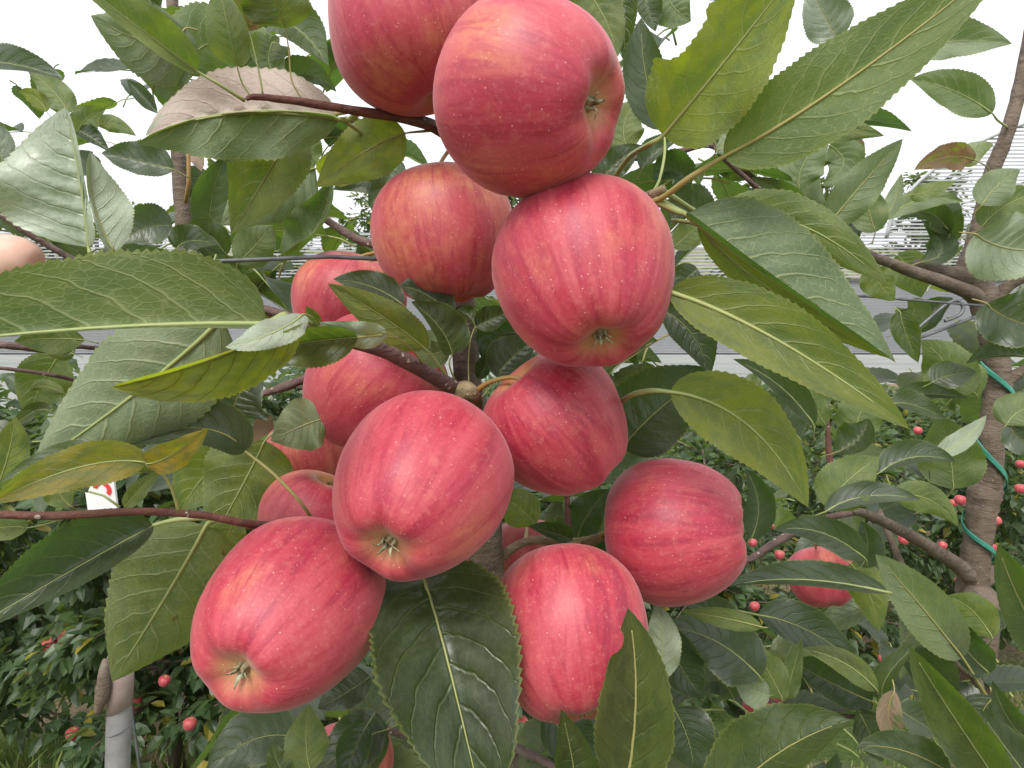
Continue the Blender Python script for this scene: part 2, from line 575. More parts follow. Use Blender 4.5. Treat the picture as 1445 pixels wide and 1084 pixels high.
def build_net_house():
    root = empty('net_house', (0, NY, -1.4), 'long pale net house with striped screen walls and an arched roof bay', 'greenhouse')
    Y0 = 0.0
    XL, XR = -22.0, 24.0
    # open screen above the rail : strips with gaps ; dense screen below it
    lst = []
    z = 2.36
    while z < 3.25:
        lst.append((XL, XR, Y0, Y0 + 0.012, z, z + 0.030))
        z += 0.068
    # arch bay on the right
    ax, az, aw, ah = 15.2, 3.2, 7.2, 3.0
    while z < az + ah - 0.1:
        q = math.sqrt(max(0, 1 - ((z - az) / ah) ** 2)) if z > az else 1
        lst.append((ax - aw * q, ax + aw * q, Y0, Y0 + 0.012, z, z + 0.036))
        z += 0.075
    boxes('screen_strips', lst, M_NET, root, 'stuff')
    lst = []
    z = 0.70
    while z < 2.27:
        lst.append((XL, XR, Y0, Y0 + 0.012, z, z + 0.026))
        z += 0.034
    boxes('dense_screen_strips', lst, M_FILM, root, 'stuff')
    boxes('backing_film', [(XL, XR, 0.05, 0.06, 0.0, 2.28)], M_FILM, root)
    for z0, z1 in ((-0.9, 0.03), (0.035, 0.24), (0.245, 0.46), (0.465, 0.66)):
        boxes('base_board', [(XL, XR, -0.05 - 0.01 * z1, -0.002, z0, z1)], M_BOARD, root)
    boxes('rail', [(XL, XR, -0.05, -0.006, 2.28, 2.335)], M_STEELD, root)
    boxes('top_rail', [(XL, XR, -0.04, -0.004, 3.25, 3.30)], M_BOARD, root)
    for i in range(12):
        x = XL + 1 + i * 4.0
        boxes('post', [(x, x + 0.06, 0.07, 0.13, 0.0, 3.25)], M_STEELD, root)
    pts = []
    for i in range(25):
        a = math.pi * i / 24
        pts.append((Vector((ax + aw * math.cos(a), NY - 0.03, -1.4 + az + ah * math.sin(a))), 0.04))
    tube('arch_pipe', pts, M_BOARD, root, seg=6, n=2)


build_net_house()

M_CROWN = crown_material('crown_leaves', (0.030, 0.058, 0.024), (0.085, 0.135, 0.055), (0.20, 0.32, 0.04))
M_FAR = crown_material('far_leaves', (0.040, 0.080, 0.020), (0.11, 0.16, 0.045), (0.20, 0.30, 0.05))


def crown_leaf(V, F, p, d, up, L):
    """a folded six-sided leaf blade at p pointing along d"""
    s = d.cross(up)
    s = s.normalized() if s.length > 1e-4 else Vector((1, 0, 0))
    nrm = s.cross(d).normalized()
    wv = L * random.uniform(0.24, 0.33)
    k = len(V)
    droop = nrm * (-0.18 * L)
    lift = nrm * (0.10 * L)
    V += [p, p + d * L * 0.35 + s * wv + lift, p + d * L * 0.35 - s * wv + lift, p + d * L * 0.42, p + d * L * 0.75 + s * wv * 0.7 + lift * 0.6 + droop * 0.4,
          p + d * L * 0.75 - s * wv * 0.7 + lift * 0.6 + droop * 0.4, p + d * L + droop]
    F += [(k, k + 1, k + 3), (k, k + 3, k + 2), (k + 1, k + 4, k + 6, k + 3), (k + 3, k + 6, k + 5, k + 2)]


def rnd_dir():
    while True:
        v = Vector((random.uniform(-1, 1), random.uniform(-1, 1), random.uniform(-1, 1)))
        if 0.05 < v.length < 1:
            return v.normalized()


def orchard_tree(x, y, h, width, nleaf, leaf, label, group, mat=M_CROWN, barkmat=M_BARK, nlimb=30, name='apple_tree'):
    z0 = ground_z(x, y)
    root = empty(name, (x, y, z0), label, 'tree', group)
    pts = []
    for i in range(6):
        t = i / 5
        pts.append((Vector((x + random.uniform(-1, 1) * 0.03 * h * t, y + random.uniform(-1, 1) * 0.03 * h * t, z0 - 0.05 + (h * 0.96 + 0.05) * t)), (0.016 * (1 - t) + 0.004) * h))
    tube('trunk', pts, barkmat, root, seg=7, n=2, knob=0.15)
    V, F, LV, LF = [], [], [], []
    for i in range(nlimb):
        t = 0.16 + 0.82 * (i + random.random()) / nlimb
        base = Vector((0, 0, h * t)) + Vector((random.uniform(-1, 1), random.uniform(-1, 1), 0)) * 0.02
        an = i * 2.4 + random.uniform(-0.5, 0.5)
        reach = width * (1.0 - 0.55 * t) * random.uniform(0.65, 1.25)
        dirv = Vector((math.cos(an), math.sin(an), random.uniform(0.05, 0.6))).normalized()
        p1 = base + dirv * reach * 0.55 + Vector((0, 0, -0.02))
        p2 = base + dirv * reach + Vector((0, 0, -random.uniform(0.05, 0.3) * reach))
        tv, tf = tube_data([base, p1, p2], [0.006 * h, 0.004 * h, 0.0015 * h], 5, 0, False)
        k = len(LV)
        LV += tv
        LF += [tuple(q + k for q in f) for f in tf]
        for j in range(nleaf // nlimb):
            s = random.random() ** 0.8
            q = base.lerp(p1, s * 2) if s < 0.5 else p1.lerp(p2, s * 2 - 1)
            off = rnd_dir()
            off.z *= 0.9
            q = q + off * random.uniform(0.01, 0.12) * (0.5 + 0.09 * h * 4)
            d = (off + dirv * 0.5 + Vector((0, 0, -0.35))).normalized()
            crown_leaf(V, F, q, d, (Vector((0, 0, 1)) + rnd_dir() * 0.55).normalized(), leaf * random.uniform(0.65, 1.2))
    mesh_obj('limbs', LV, LF, barkmat, root)
    o = mesh_obj('crown', V, F, mat, root, smooth=False)
    o['kind'] = 'stuff'
    return root


rows = [(2.65, 1.80, 0.62, 4600, 0.078, 0.80), (4.2, 2.0, 0.7, 3000, 0.082, 0.95), (5.9, 1.65, 0.75, 1900, 0.09, 1.05), (8.2, 1.2, 0.8, 1300, 0.10, 1.2), (10.6, 0.9, 0.85, 900, 0.11, 1.5)]
rown = ['first', 'second', 'third', 'fourth', 'last']
ROWTREES = []
for ri, (ry, rh, rw, rnl, rl, sp) in enumerate(rows):
    nn = int((ry * 0.9 + 0.5) / sp)
    for i in range(-nn, nn + 1):
        x = i * sp + random.uniform(-0.12, 0.12) + (0.3 if ri % 2 else 0)
        if ri == 0 and x > 0.45:
            continue
        ROWTREES.append((x, ry, rh, rw))
        orchard_tree(x, ry + random.uniform(-0.1, 0.1), rh * random.uniform(0.9, 1.05), rw, rnl, rl,
                     'low bushy apple tree in the %s orchard row down the slope' % rown[ri], 'apple trees of the %s row down the slope' % rown[ri])
for i in range(13):
    x = -21 + i * 3.4 + random.uniform(-0.8, 0.8)
    orchard_tree(x, random.uniform(18.5, 23), random.uniform(3.6, 5.3), 1.9, 2300, 0.22, 'tall leafy tree standing behind the striped net house', 'trees behind the net house', M_FAR, nlimb=34, name='broadleaf_tree')


# ------------------------------------------------------------------ the three near trees (roots)
def base_on_ground(px, py, d):
    p = P(px, py, d)
    return Vector((p.x, p.y, ground_z(p.x, p.y)))


def near_tree(px, py, d, label):
    return empty('apple_tree', base_on_ground(px, py, d), label, 'tree')


T_M = near_tree(700, 1084, 0.43, 'apple tree whose grey trunk stands behind the big cluster of ripe apples')
T_R = near_tree(1372, 900, 0.78, 'apple tree with crooked trunk wound with green tape beside the wire clip')
T_L = near_tree(255, 330, 0.62, 'slender apple tree with thin straight trunk and pale curled leaves against the sky')
TREE = {'M': T_M, 'R': T_R, 'L': T_L}

# trunks and branches, (px, py, depth, width px)
g = T_M.location
tube('trunk', [(g - Vector((0, 0, 0.05)), 0.020)] + [(P(x, y, d), 0.5 * wd * d / FPX) for x, y, d, wd in
     ((705, 1300, 0.44, 60), (697, 1084, 0.43, 54), (690, 900, 0.425, 52), (684, 760, 0.425, 50), (672, 620, 0.425, 44), (655, 480, 0.43, 38), (650, 330, 0.44, 34), (668, 150, 0.46, 30), (690, -60, 0.48, 24), (700, -260, 0.5, 12))],
     M_BARK, T_M, seg=16, n=8, knob=0.22)
g = T_R.location
tube('trunk', [(g - Vector((0, 0, 0.05)), 0.022)] + [(P(x, y, d), 0.5 * wd * d / FPX) for x, y, d, wd in
     ((1372, 1000, 0.78, 40), (1372, 835, 0.78, 41), (1382, 745, 0.77, 36), (1388, 700, 0.77, 43), (1393, 682, 0.77, 39), (1399, 620, 0.76, 34), (1407, 560, 0.76, 38), (1402, 480, 0.75, 34), (1390, 425, 0.75, 40), (1368, 385, 0.75, 36),
      (1376, 340, 0.75, 22), (1398, 250, 0.75, 20), (1424, 180, 0.74, 19), (1448, 80, 0.74, 17), (1470, -80, 0.73, 14), (1485, -220, 0.73, 6))],
     M_BARK, T_R, seg=14, n=7, knob=0.16, seed=2.0)
g = T_L.location
tube('trunk', [(g - Vector((0, 0, 0.05)), 0.016)] + [(P(x, y, d), 0.5 * wd * d / FPX) for x, y, d, wd in
     ((420, 1084, 0.64, 30), (370, 900, 0.64, 30), (292, 600, 0.63, 26), (264, 400, 0.62, 24), (258, 300, 0.62, 22), (251, 200, 0.62, 21), (247, 90, 0.62, 18), (243, 0, 0.62, 15), (238, -140, 0.62, 9))],
     M_BARK, T_L, seg=12, n=6, knob=0.18, seed=5.0)

BR = [
    ('M', M_SHOOT, [(348, 140, 0.300, 6), (362, 137, 0.302, 9), (420, 143, 0.31, 11), (500, 156, 0.325, 13), (575, 168, 0.345, 16), (625, 186, 0.375, 18), (668, 230, 0.445, 18)]),
    ('M', M_TWIG, [(362, 434, 0.270, 12), (420, 452, 0.275, 15), (480, 478, 0.285, 18), (540, 494, 0.30, 21), (600, 525, 0.33, 22), (652, 556, 0.365, 22), (672, 585, 0.42, 22)]),
    ('M', M_SHOOT, [(-60, 722, 0.24, 10), (60, 728, 0.25, 12), (200, 722, 0.265, 11), (290, 728, 0.28, 11), (368, 741, 0.30, 12), (470, 742, 0.36, 12), (560, 735, 0.40, 14), (672, 760, 0.425, 16)]),
    ('M', M_SPUR, [(640, 548, 0.357, 16), (655, 552, 0.352, 30), (670, 560, 0.352, 20), (676, 590, 0.41, 16)]),
    ('M', M_SPUR, [(672, 230, 0.44, 20), (760, 262, 0.40, 16), (840, 282, 0.345, 14), (905, 280, 0.305, 16), (938, 266, 0.295, 12)]),
    ('M', M_SPUR, [(690, 800, 0.43, 16), (740, 765, 0.43, 12), (800, 765, 0.42, 14), (818, 768, 0.405, 20), (850, 758, 0.385, 12), (880, 750, 0.375, 10)]),
    ('M', M_SHOOT, [(800, 640, 0.44, 7), (800, 700, 0.44, 8), (803, 770, 0.42, 10)]),
    ('M', M_TWIG, [(460, 310, 0.50, 10), (500, 335, 0.49, 12), (545, 352, 0.47, 13), (650, 400, 0.44, 15)]),
    ('M', M_TWIG, [(370, 556, 0.40, 8), (405, 545, 0.40, 14), (450, 530, 0.41, 12), (560, 520, 0.42, 12), (660, 560, 0.43, 14)]),
    ('M', M_TWIG, [(690, 1010, 0.43, 14), (600, 1040, 0.42, 10), (520, 1030, 0.40, 9), (440, 1084, 0.38, 9), (380, 1130, 0.36, 8)]),
    ('M', M_TWIG, [(694, 1040, 0.43, 14), (800, 1090, 0.38, 11), (900, 1150, 0.33, 10), (1040, 1190, 0.31, 8)]),
    ('M', M_TWIG, [(672, 250, 0.44, 14), (800, 230, 0.42, 10), (930, 220, 0.42, 9), (1000, 205, 0.42, 8), (1030, 232, 0.43, 7), (1110, 300, 0.45, 6)]),
    ('L', M_TWIG, [(-40, 275, 0.50, 8), (20, 315, 0.50, 10), (60, 342, 0.51, 9), (160, 400, 0.55, 10), (265, 470, 0.625, 12)]),
    ('L', M_TWIG, [(-40, 484, 0.45, 10), (5, 487, 0.45, 11), (88, 494, 0.46, 11), (106, 489, 0.46, 7), (170, 500, 0.52, 7), (268, 540, 0.63, 8)]),
    ('L', M_TWIG, [(-40, 515, 0.47, 5), (82, 531, 0.48, 5.5), (180, 560, 0.55, 6), (270, 600, 0.63, 7)]),
    ('L', M_STEM, [(262, 285, 0.61, 6), (266, 260, 0.595, 6), (266, 215, 0.59, 5)]),
    ('R', M_BARK, [(1180, 340, 0.62, 10), (1240, 365, 0.65, 14), (1300, 388, 0.69, 17), (1350, 405, 0.73, 20), (1392, 422, 0.75, 24)]),
    ('R', M_BARK, [(1290, 372, 0.74, 14), (1330, 385, 0.74, 22), (1372, 392, 0.75, 34)]),
    ('R', M_BARK, [(1400, 428, 0.75, 24), (1425, 402, 0.74, 16), (1470, 380, 0.73, 14)]),
    ('R', M_BARK, [(1205, 720, 0.56, 10), (1240, 733, 0.60, 15), (1300, 765, 0.68, 17), (1350, 797, 0.75, 20), (1378, 822, 0.78, 26)]),
    ('R', M_TWIG, [(1020, 800, 0.52, 8), (1060, 788, 0.52, 9), (1095, 765, 0.53, 12), (1140, 742, 0.54, 11), (1170, 730, 0.55, 9), (1215, 722, 0.57, 9)]),
    ('R', M_BARK, [(1410, 545, 0.76, 24), (1432, 530, 0.75, 15), (1470, 505, 0.74, 12)]),
    ('R', M_BARK, [(1378, 820, 0.78, 30), (1402, 808, 0.775, 22), (1410, 806, 0.77, 12)]),
    ('R', M_SHOOT, [(1163, 540, 0.70, 5), (1168, 600, 0.69, 7), (1171, 650, 0.68, 9), (1185, 700, 0.66, 9), (1235, 735, 0.63, 10)]),
    ('R', M_BARK, [(1240, 720, 0.70, 8), (1320, 900, 0.66, 12), (1378, 960, 0.72, 14), (1380, 1010, 0.78, 16)]),
    ('R', M_TWIG, [(1380, 1000, 0.72, 10), (1330, 990, 0.60, 12), (1240, 1010, 0.50, 10), (1120, 1000, 0.50, 8), (1080, 985, 0.50, 6)]),
    ('R', M_TWIG, [(1040, 232, 0.50, 6), (1085, 270, 0.52, 8), (1115, 298, 0.55, 9), (1180, 340, 0.62, 11)]),
]
for k, (t, m, pts) in enumerate(BR):
    px_tube('branch', pts, m, TREE[t], seg=12, n=6, knob=0.16, seed=k * 3.1)

# ------------------------------------------------------------------ leaves
LEAFN = {'M': 0, 'R': 0, 'L': 0}


def wshape(u, bp=0.66):
    m = bp / (bp + 0.94)
    return (max(u, 0) ** bp) * (max(1 - u, 0) ** 0.94) / (m ** bp * (1 - m) ** 0.94)


def leaf(t, base, mid, tip, d, W, aL=15, aR=15, side='u', tint=(0, 0, 0, 0), pet=None, wave=1.5, cup=0.0, twist=0.0, auto=True, bite=(), bp=0.62, nu=72, nv=7, teeth=24, midw=1.0):
    """an apple leaf laid along three photo points; aL/aR tilt each half blade towards the viewer, side says which face shows"""
    tree = TREE[t]
    p0, p1, p2 = P(*base, d[0]), P(*mid, d[1]), P(*tip, d[2])
    c1 = p1 * 2 - (p0 + p2) * 0.5
    Wm = W * d[1] / FPX
    L = (p1 - p0).length + (p2 - p1).length
    seed = random.uniform(0, 100)
    ph = random.uniform(0, 6.28)
    sgn_top = 1.0 if side == 't' else -1.0
    V, UV, F = [], [], []
    cols = [-1 + i / nv for i in range(2 * nv + 1)]
    cen, tans, nrms = [], [], []
    kw = random.choice((1.5, 2.0, 2.5))
    if cup == 0.0:
        cup = random.uniform(0.0, 0.6) if side == 't' else random.uniform(-0.6, 0.1)
    for i in range(nu + 1):
        u = i / nu
        c = p0 * (1 - u) ** 2 + c1 * 2 * u * (1 - u) + p2 * u * u
        tg = ((c1 - p0) * (1 - u) + (p2 - c1) * u).normalized()
        view = (CAM - c).normalized()
        s = view.cross(tg)                       # points to the left of travel as the viewer sees it
        if s.length < 0.05:
            s = view.orthogonal()
        s.normalize()
        n = tg.cross(s).normalized()
        if n.dot(view) < 0:
            n = -n
        cen.append(c)
        tans.append(tg)
        nrms.append(n)
        ws = wshape(u, bp)
        uu = u * teeth
        tooth = (1 - (uu - math.floor(uu))) if i % 1 == 0 else 0
        for v in cols:
            a = av = abs(v)
            rl = (-20 if side == 't' else 4) * s.dot(UP) * (1 if v > 0 else -1) if auto else 0
            ang = RAD((aL if v > 0 else aR) + rl + twist * (u - 0.5) * (1 if v > 0 else -1))
            ang2 = ang + cup * av
            r = Wm * ws * av
            for (bu, bs, bw, bd) in bite:
                if bs * v > 0 and abs(u - bu) < bw:
                    r *= 1 - bd * math.sqrt(1 - ((u - bu) / bw) ** 2)
            if av > 0.99:
                r *= 1.0 + 0.075 * (tooth - 0.5) + 0.05 * mnoise.noise(Vector((u * 9, v, seed)))
            lat = s * (1 if v > 0 else -1)
            # arched half blade : the angle grows outwards
            off = lat * (math.cos(ang2) * r) + n * (math.sin(ang2) * r)
            wv = wave * Wm * 0.13 * av * av * ws * (math.sin(6.283 * kw * u + ph + (1.3 if v > 0 else 0)) + 0.8 * mnoise.noise(Vector((u * 4, v * 1.5, seed))))
            x = 7.5 * (u - 0.16 * av - 0.13 * av * av) + (0.5 if v > 0 else 0)
            q = abs(math.sin(math.pi * (x - 0.5)))
            quilt = sgn_top * Wm * 0.065 * (q - 0.5) * min(1, av * 4) * (1 - av) * ws * 1.6
            V.append(c + off + n * (wv + quilt) - p0)
            UV.append((u, 0.5 + 0.5 * v))
    nc = len(cols)
    for i in range(nu):
        for j in range(nc - 1):
            q = (i * nc + j, i * nc + j + 1, (i + 1) * nc + j + 1, (i + 1) * nc + j)
            F.append(q if side == 't' else q[::-1])
    # check winding so that the geometric normal is the upper face
    fa = F[(nu // 2) * (nc - 1) + nv // 2]
    e = (V[fa[1]] - V[fa[0]]).cross(V[fa[2]] - V[fa[0]])
    if e.dot(nrms[nu // 2]) * sgn_top < 0 and abs(aL) < 85 and abs(aR) < 85:
        F = [f[::-1] for f in F]
    o = mesh_obj('leaf', V, F, M_LEAF, tree, p0 - tree.location, True, UV)
    o.color = (tint[0], tint[1], tint[2], 1 - tint[3])
    # stalk : petiole plus midrib, raised on the underside
    rm = min(0.00095, L * 0.0085) * min(midw, 1.3)
    pts = []
    if pet:
        pp = [P(*q) for q in pet][::-1]
        for k, q in enumerate(pp):
            pts.append((q - p0, rm * (1.9 if k == 0 else 1.5)))
    else:
        q = p0 - tans[0] * L * 0.13 - UP * L * 0.03 + FWD * L * 0.16
        pts.append((q - p0, rm * 1.2))
    for u in (0.0, 0.15, 0.3, 0.45, 0.6, 0.75, 0.88):
        i = int(u * nu)
        pts.append((cen[i] - nrms[i] * sgn_top * rm * 0.55 * (1 - u) - p0, rm * (1 - 0.85 * u)))
    ip = catmull([(*q, r) for q, r in pts], 4)
    tv, tf = tube_data([Vector(q[:3]) for q in ip], [q[3] for q in ip], 7)
    mesh_obj('stalk', tv, tf, M_STALK, o)
    LEAFN[t] += 1
    return o


Z = (0, 0, 0, 0)
# --- upper left
leaf('M', (277, 100), (195, 38), (85, -45), (0.285, 0.265, 0.25), 38, 78, 25, 'u', (0.30, 0, 0, 0), [(310, 120, 0.29), (345, 142, 0.300)])
leaf('L', (262, 40), (215, 60), (128, 22), (0.42, 0.41, 0.40), 60, 10, 35, 'u', (0.1, 0, 0.25, 0))
leaf('L', (215, 125), (235, 90), (262, 38), (0.44, 0.43, 0.42), 40, 10, 35, 'u', (0.1, 0, 0.1, 0))
leaf('M', (334, 92), (322, 40), (308, -25), (0.295, 0.285, 0.28), 32, 15, 35, 'u', (0.3, 0, 0.1, 0), [(342, 118, 0.30), (354, 136, 0.303)])
leaf('M', (352, 44), (345, 0), (335, -60), (0.30, 0.295, 0.29), 34, 50, 15, 'u', (0.5, 0.55, 0, 0), [(364, 95, 0.302), (371, 133, 0.304)])
leaf('M', (403, 40), (385, -5), (355, -60), (0.300, 0.29, 0.28), 50, 15, 60, 'u', (0.25, 0, 0, 0), [(408, 75, 0.305), (412, 115, 0.308), (428, 142, 0.312)])
leaf('L', (385, 28), (425, 45), (464, 94), (0.45, 0.44, 0.43), 40, 20, 20, 't', (0.15, 0, 0.05, 0))
leaf('L', (385, 60), (380, 90), (400, 120), (0.46, 0.45, 0.44), 32, 20, 40, 't', (0.35, 0.1, 0, 0))
leaf('L', (400, 128), (430, 105), (475, 130), (0.47, 0.46, 0.46), 26, 25, 25, 't', (0.1, 0, 0.15, 0))
leaf('M', (478, 168), (320, 162), (193, 203), (0.335, 0.322, 0.31), 64, 18, 82, 'u', (0.12, 0.05, 0.12, 0.2), [(495, 168, 0.335), (505, 158, 0.328)], midw=1.5, cup=-0.15, bite=((0.5, -1, 0.5, 0.96),))
leaf('M', (476, 166), (335, 158), (205, 192), (0.337, 0.325, 0.315), 62, 82, -14, 'u', (0.1, 0.62, 0.88, 0), wave=2.4, auto=False, cup=-0.1, bite=((0.5, 1, 0.5, 0.96),))
leaf('L', (260, 105), (300, 60), (380, 75), (0.50, 0.49, 0.48), 52, 15, 15, 'u', (0.15, 0.05, 0.15, 0))
leaf('L', (340, 100), (365, 70), (395, 55), (0.49, 0.48, 0.48), 36, 15, 15, 'u', (0.15, 0, 0.1, 0))
leaf('L', (280, 50), (278, 30), (282, 10), (0.56, 0.55, 0.54), 20, 15, 15, 't', (0, 0, 0.45, 0))
leaf('L', (230, -10), (205, 20), (215, 60), (0.55, 0.55, 0.54), 30, 15, 15, 't', (0.2, 0, 0, 0.2))
leaf('L', (190, -20), (200, 5), (225, 25), (0.55, 0.55, 0.54), 26, 15, 15, 't', (0.1, 0, 0, 0))
# brown-olive pair under the twig
leaf('M', (418, 178), (378, 245), (326, 330), (0.36, 0.36, 0.36), 52, 30, 12, 'u', (0.40, 0.25, 0, 0.15), [(440, 168, 0.355), (490, 158, 0.328)])
leaf('L', (445, 238), (395, 262), (312, 318), (0.47, 0.46, 0.45), 54, 20, 15, 'u', (0.05, 0, 0.22, 0))
leaf('M', (572, 188), (515, 214), (446, 264), (0.355, 0.352, 0.35), 42, 55, 12, 'u', (0.65, 0.12, 0, 0), [(590, 186, 0.357), (612, 184, 0.368)])
leaf('L', (295, 330), (300, 275), (318, 220), (0.56, 0.55, 0.54), 30, 15, 15, 't', (0.1, 0, 0.1, 0))
leaf('L', (302, 200), (330, 215), (370, 240), (0.55, 0.55, 0.55), 32, 20, 15, 't', (0.15, 0, 0, 0))
leaf('L', (320, 190), (345, 185), (395, 215), (0.56, 0.56, 0.56), 24, 20, 15, 'u', (0.25, 0, 0, 0))
leaf('L', (420, 190), (430, 215), (440, 240), (0.55, 0.55, 0.55), 26, 20, 15, 'u', (0.3, 0, 0, 0.1))
# twisted glossy leaf with yellow patches above the wire
leaf('L', (400, 372), (448, 320), (468, 250), (0.46, 0.45, 0.44), 40, -10, 55, 't', (0.06, 0, 0, 0.12), wave=1.8, twist=40)
leaf('L', (455, 250), (490, 232), (535, 225), (0.47, 0.46, 0.46), 26, 20, 15, 'u', (0.75, 0, 0, 0))
leaf('L', (530, 268), (512, 255), (470, 268), (0.48, 0.47, 0.47), 26, 20, 15, 't', (0, 0, 0.25, 0))
leaf('L', (560, 225), (545, 258), (520, 292), (0.50, 0.50, 0.50), 30, 20, 15, 't', (0, 0, 0.2, 0))
leaf('L', (335, 372), (362, 345), (385, 318), (0.52, 0.52, 0.52), 28, 15, 15, 'u', (0.2, 0, 0.1, 0))
leaf('L', (530, 350), (520, 370), (505, 340), (0.52, 0.51, 0.50), 22, 15, 15, 't', (0.15, 0, 0, 0))
leaf('L', (320, 360), (290, 330), (262, 322), (0.52, 0.51, 0.50), 24, 25, 15, 't', (0.15, 0, 0, 0), wave=1.6)
leaf('L', (250, 352), (268, 340), (310, 345), (0.50, 0.50, 0.49), 24, 15, 15, 't', (0.1, 0, 0, 0))
# pale leaves far left
leaf('L', (125, 349), (113, 255), (92, 152), (0.345, 0.340, 0.335), 104, 4, 86, 'u', (0, 0, 0.92, 0.04), [(132, 375, 0.35), (150, 420, 0.42)], wave=1.0, midw=1.5, auto=False, cup=-0.2, bite=((0.5, -1, 0.5, 0.8),))
leaf('L', (162, 356), (133, 290), (127, 214), (0.328, 0.325, 0.322), 46, 70, 8, 'u', (0, 0, 0.92, 0), [(168, 375, 0.36), (160, 400, 0.42)], wave=1.0, bite=((0.5, 1, 0.5, 0.75),))
leaf('L', (246, 240), (198, 228), (143, 216), (0.52, 0.515, 0.51), 30, 20, 15, 't', (0, 0, 0.14, 0))
leaf('L', (96, 160), (76, 130), (38, 98), (0.60, 0.60, 0.60), 20, 10, 20, 'u', (0.3, 0, 0.1, 0.25))
leaf('L', (66, 158), (50, 138), (26, 130), (0.60, 0.60, 0.60), 12, 10, 20, 'u', (0.7, 0, 0, 0))
leaf('L', (105, 195), (122, 168), (150, 153), (0.60, 0.60, 0.60), 18, 10, 20, 'u', (0.35, 0, 0.15, 0))
leaf('L', (138, 178), (160, 175), (192, 192), (0.60, 0.60, 0.60), 12, 10, 20, 'u', (0.4, 0, 0.1, 0))
leaf('L', (112, 185), (130, 195), (155, 215), (0.58, 0.58, 0.58), 16, 10, 20, 't', (0, 0, 0.05, 0))
leaf('L', (-40, 88), (25, 92), (90, 113), (0.50, 0.50, 0.50), 26, 15, 50, 't', (0, 0, 0.1, 0))
leaf('L', (222, 160), (205, 140), (180, 113), (0.60, 0.60, 0.60), 22, 15, 40, 't', (0, 0, 0.15, 0), wave=2.0)
leaf('L', (243, 320), (205, 322), (168, 345), (0.54, 0.53, 0.52), 32, 15, 15, 't', (0, 0, 0.2, 0))
leaf('L', (60, 330), (30, 280), (-20, 230), (0.52, 0.52, 0.52), 40, 20, 15, 'u', (0.15, 0, 0.05, 0))
leaf('L', (70, 320), (60, 280), (30, 240), (0.55, 0.55, 0.55), 30, 20, 15, 't', (0, 0, 0.15, 0))
leaf('L', (10, 260), (-5, 200), (-20, 170), (0.55, 0.55, 0.55), 24, 20, 15, 't', (0, 0, 0.3, 0))
leaf('L', (262, 200), (276, 220), (284, 242), (0.60, 0.60, 0.60), 12, 15, 15, 'u', (0.2, 0.8, 0.4, 0))
leaf('L', (290, 240), (275, 258), (262, 280), (0.63, 0.63, 0.63), 22, 15, 15, 't', (0, 0, 0.25, 0))
# --- left middle
leaf('M', (376, 457), (95, 466), (-260, 505), (0.262, 0.242, 0.222), 110, 84, 8, 'u', (0.22, 0, 0, 0.04), [(385, 455, 0.263), (402, 447, 0.272)], cup=0.02, wave=0.6, midw=1.5, nu=132, teeth=46, bp=0.40, bite=((0.5, 1, 0.5, 0.85),))
leaf('M', (312, 452), (190, 556), (44, 660), (0.292, 0.29, 0.288), 84, 22, 10, 'u', (0.15, 0, 0.34, 0.1), [(335, 446, 0.29), (380, 442, 0.272)], wave=0.8, midw=1.5)
leaf('M', (424, 452), (300, 506), (158, 546), (0.255, 0.212, 0.200), 60, -4, 80, 't', (1.0, 0, 0, 0.03), [(436, 455, 0.266), (452, 464, 0.278)], wave=1.6, twist=20, auto=False, cup=0.15)
leaf('M', (428, 444), (385, 470), (318, 490), (0.245, 0.216, 0.209), 26, 60, -10, 'u', (0.15, 0, 1.0, 0))
leaf('M', (505, 476), (430, 484), (338, 500), (0.272, 0.268, 0.262), 46, 8, 72, 't', (0.28, 0.05, 0, 0), [(540, 472, 0.275)])
leaf('M', (546, 470), (505, 470), (450, 455), (0.276, 0.272, 0.268), 24, 8, 70, 'u', (0.12, 0, 0.95, 0.1), [(578, 490, 0.30), (602, 520, 0.33)])
leaf('M', (450, 460), (440, 445), (432, 432), (0.27, 0.268, 0.266), 13, 20, 40, 't', (0.45, 0.3, 0, 0))
leaf('M', (328, 592), (338, 555), (372, 518), (0.37, 0.365, 0.36), 52, 10, 10, 't', (0, 0, 0.07, 0))
leaf('M', (346, 637), (275, 604), (148, 632), (0.315, 0.305, 0.30), 44, 22, 18, 't', (0.02, 0, 0.05, 0), [(385, 668, 0.315), (425, 710, 0.318), (450, 748, 0.335)], wave=0.8)
leaf('M', (206, 656), (245, 640), (294, 604), (0.252, 0.25, 0.245), 24, 45, 10, 'u', (0.95, 0.3, 0, 0), [(228, 668, 0.255), (242, 690, 0.26), (252, 721, 0.266)], midw=1.4)
leaf('M', (206, 653), (110, 660), (-20, 714), (0.252, 0.24, 0.232), 36, 40, 30, 'u', (0.80, 0.30, 0.05, 0.1), wave=1.5)
leaf('M', (150, 632), (80, 645), (0, 680), (0.25, 0.245, 0.24), 18, 25, 15, 't', (0.2, 0.1, 0.15, 0))
leaf('L', (-5, 690), (12, 640), (22, 588), (0.36, 0.36, 0.36), 26, 20, 15, 'u', (0.5, 0.1, 0, 0))
leaf('M', (374, 622), (345, 680), (300, 762), (0.40, 0.395, 0.39), 62, 15, 15, 'u', (0.5, 0.2, 0, 0))
leaf('M', (330, 640), (290, 670), (255, 722), (0.41, 0.405, 0.40), 48, 15, 15, 'u', (0.5, 0.2, 0, 0))
leaf('M', (458, 590), (425, 602), (382, 622), (0.36, 0.355, 0.35), 38, 12, 12, 'u', (0.3, 0.15, 0.30, 0.15))
leaf('M', (385, 590), (372, 600), (358, 625), (0.38, 0.38, 0.38), 14, 12, 12, 'u', (0.8, 0.9, 0.2, 0))
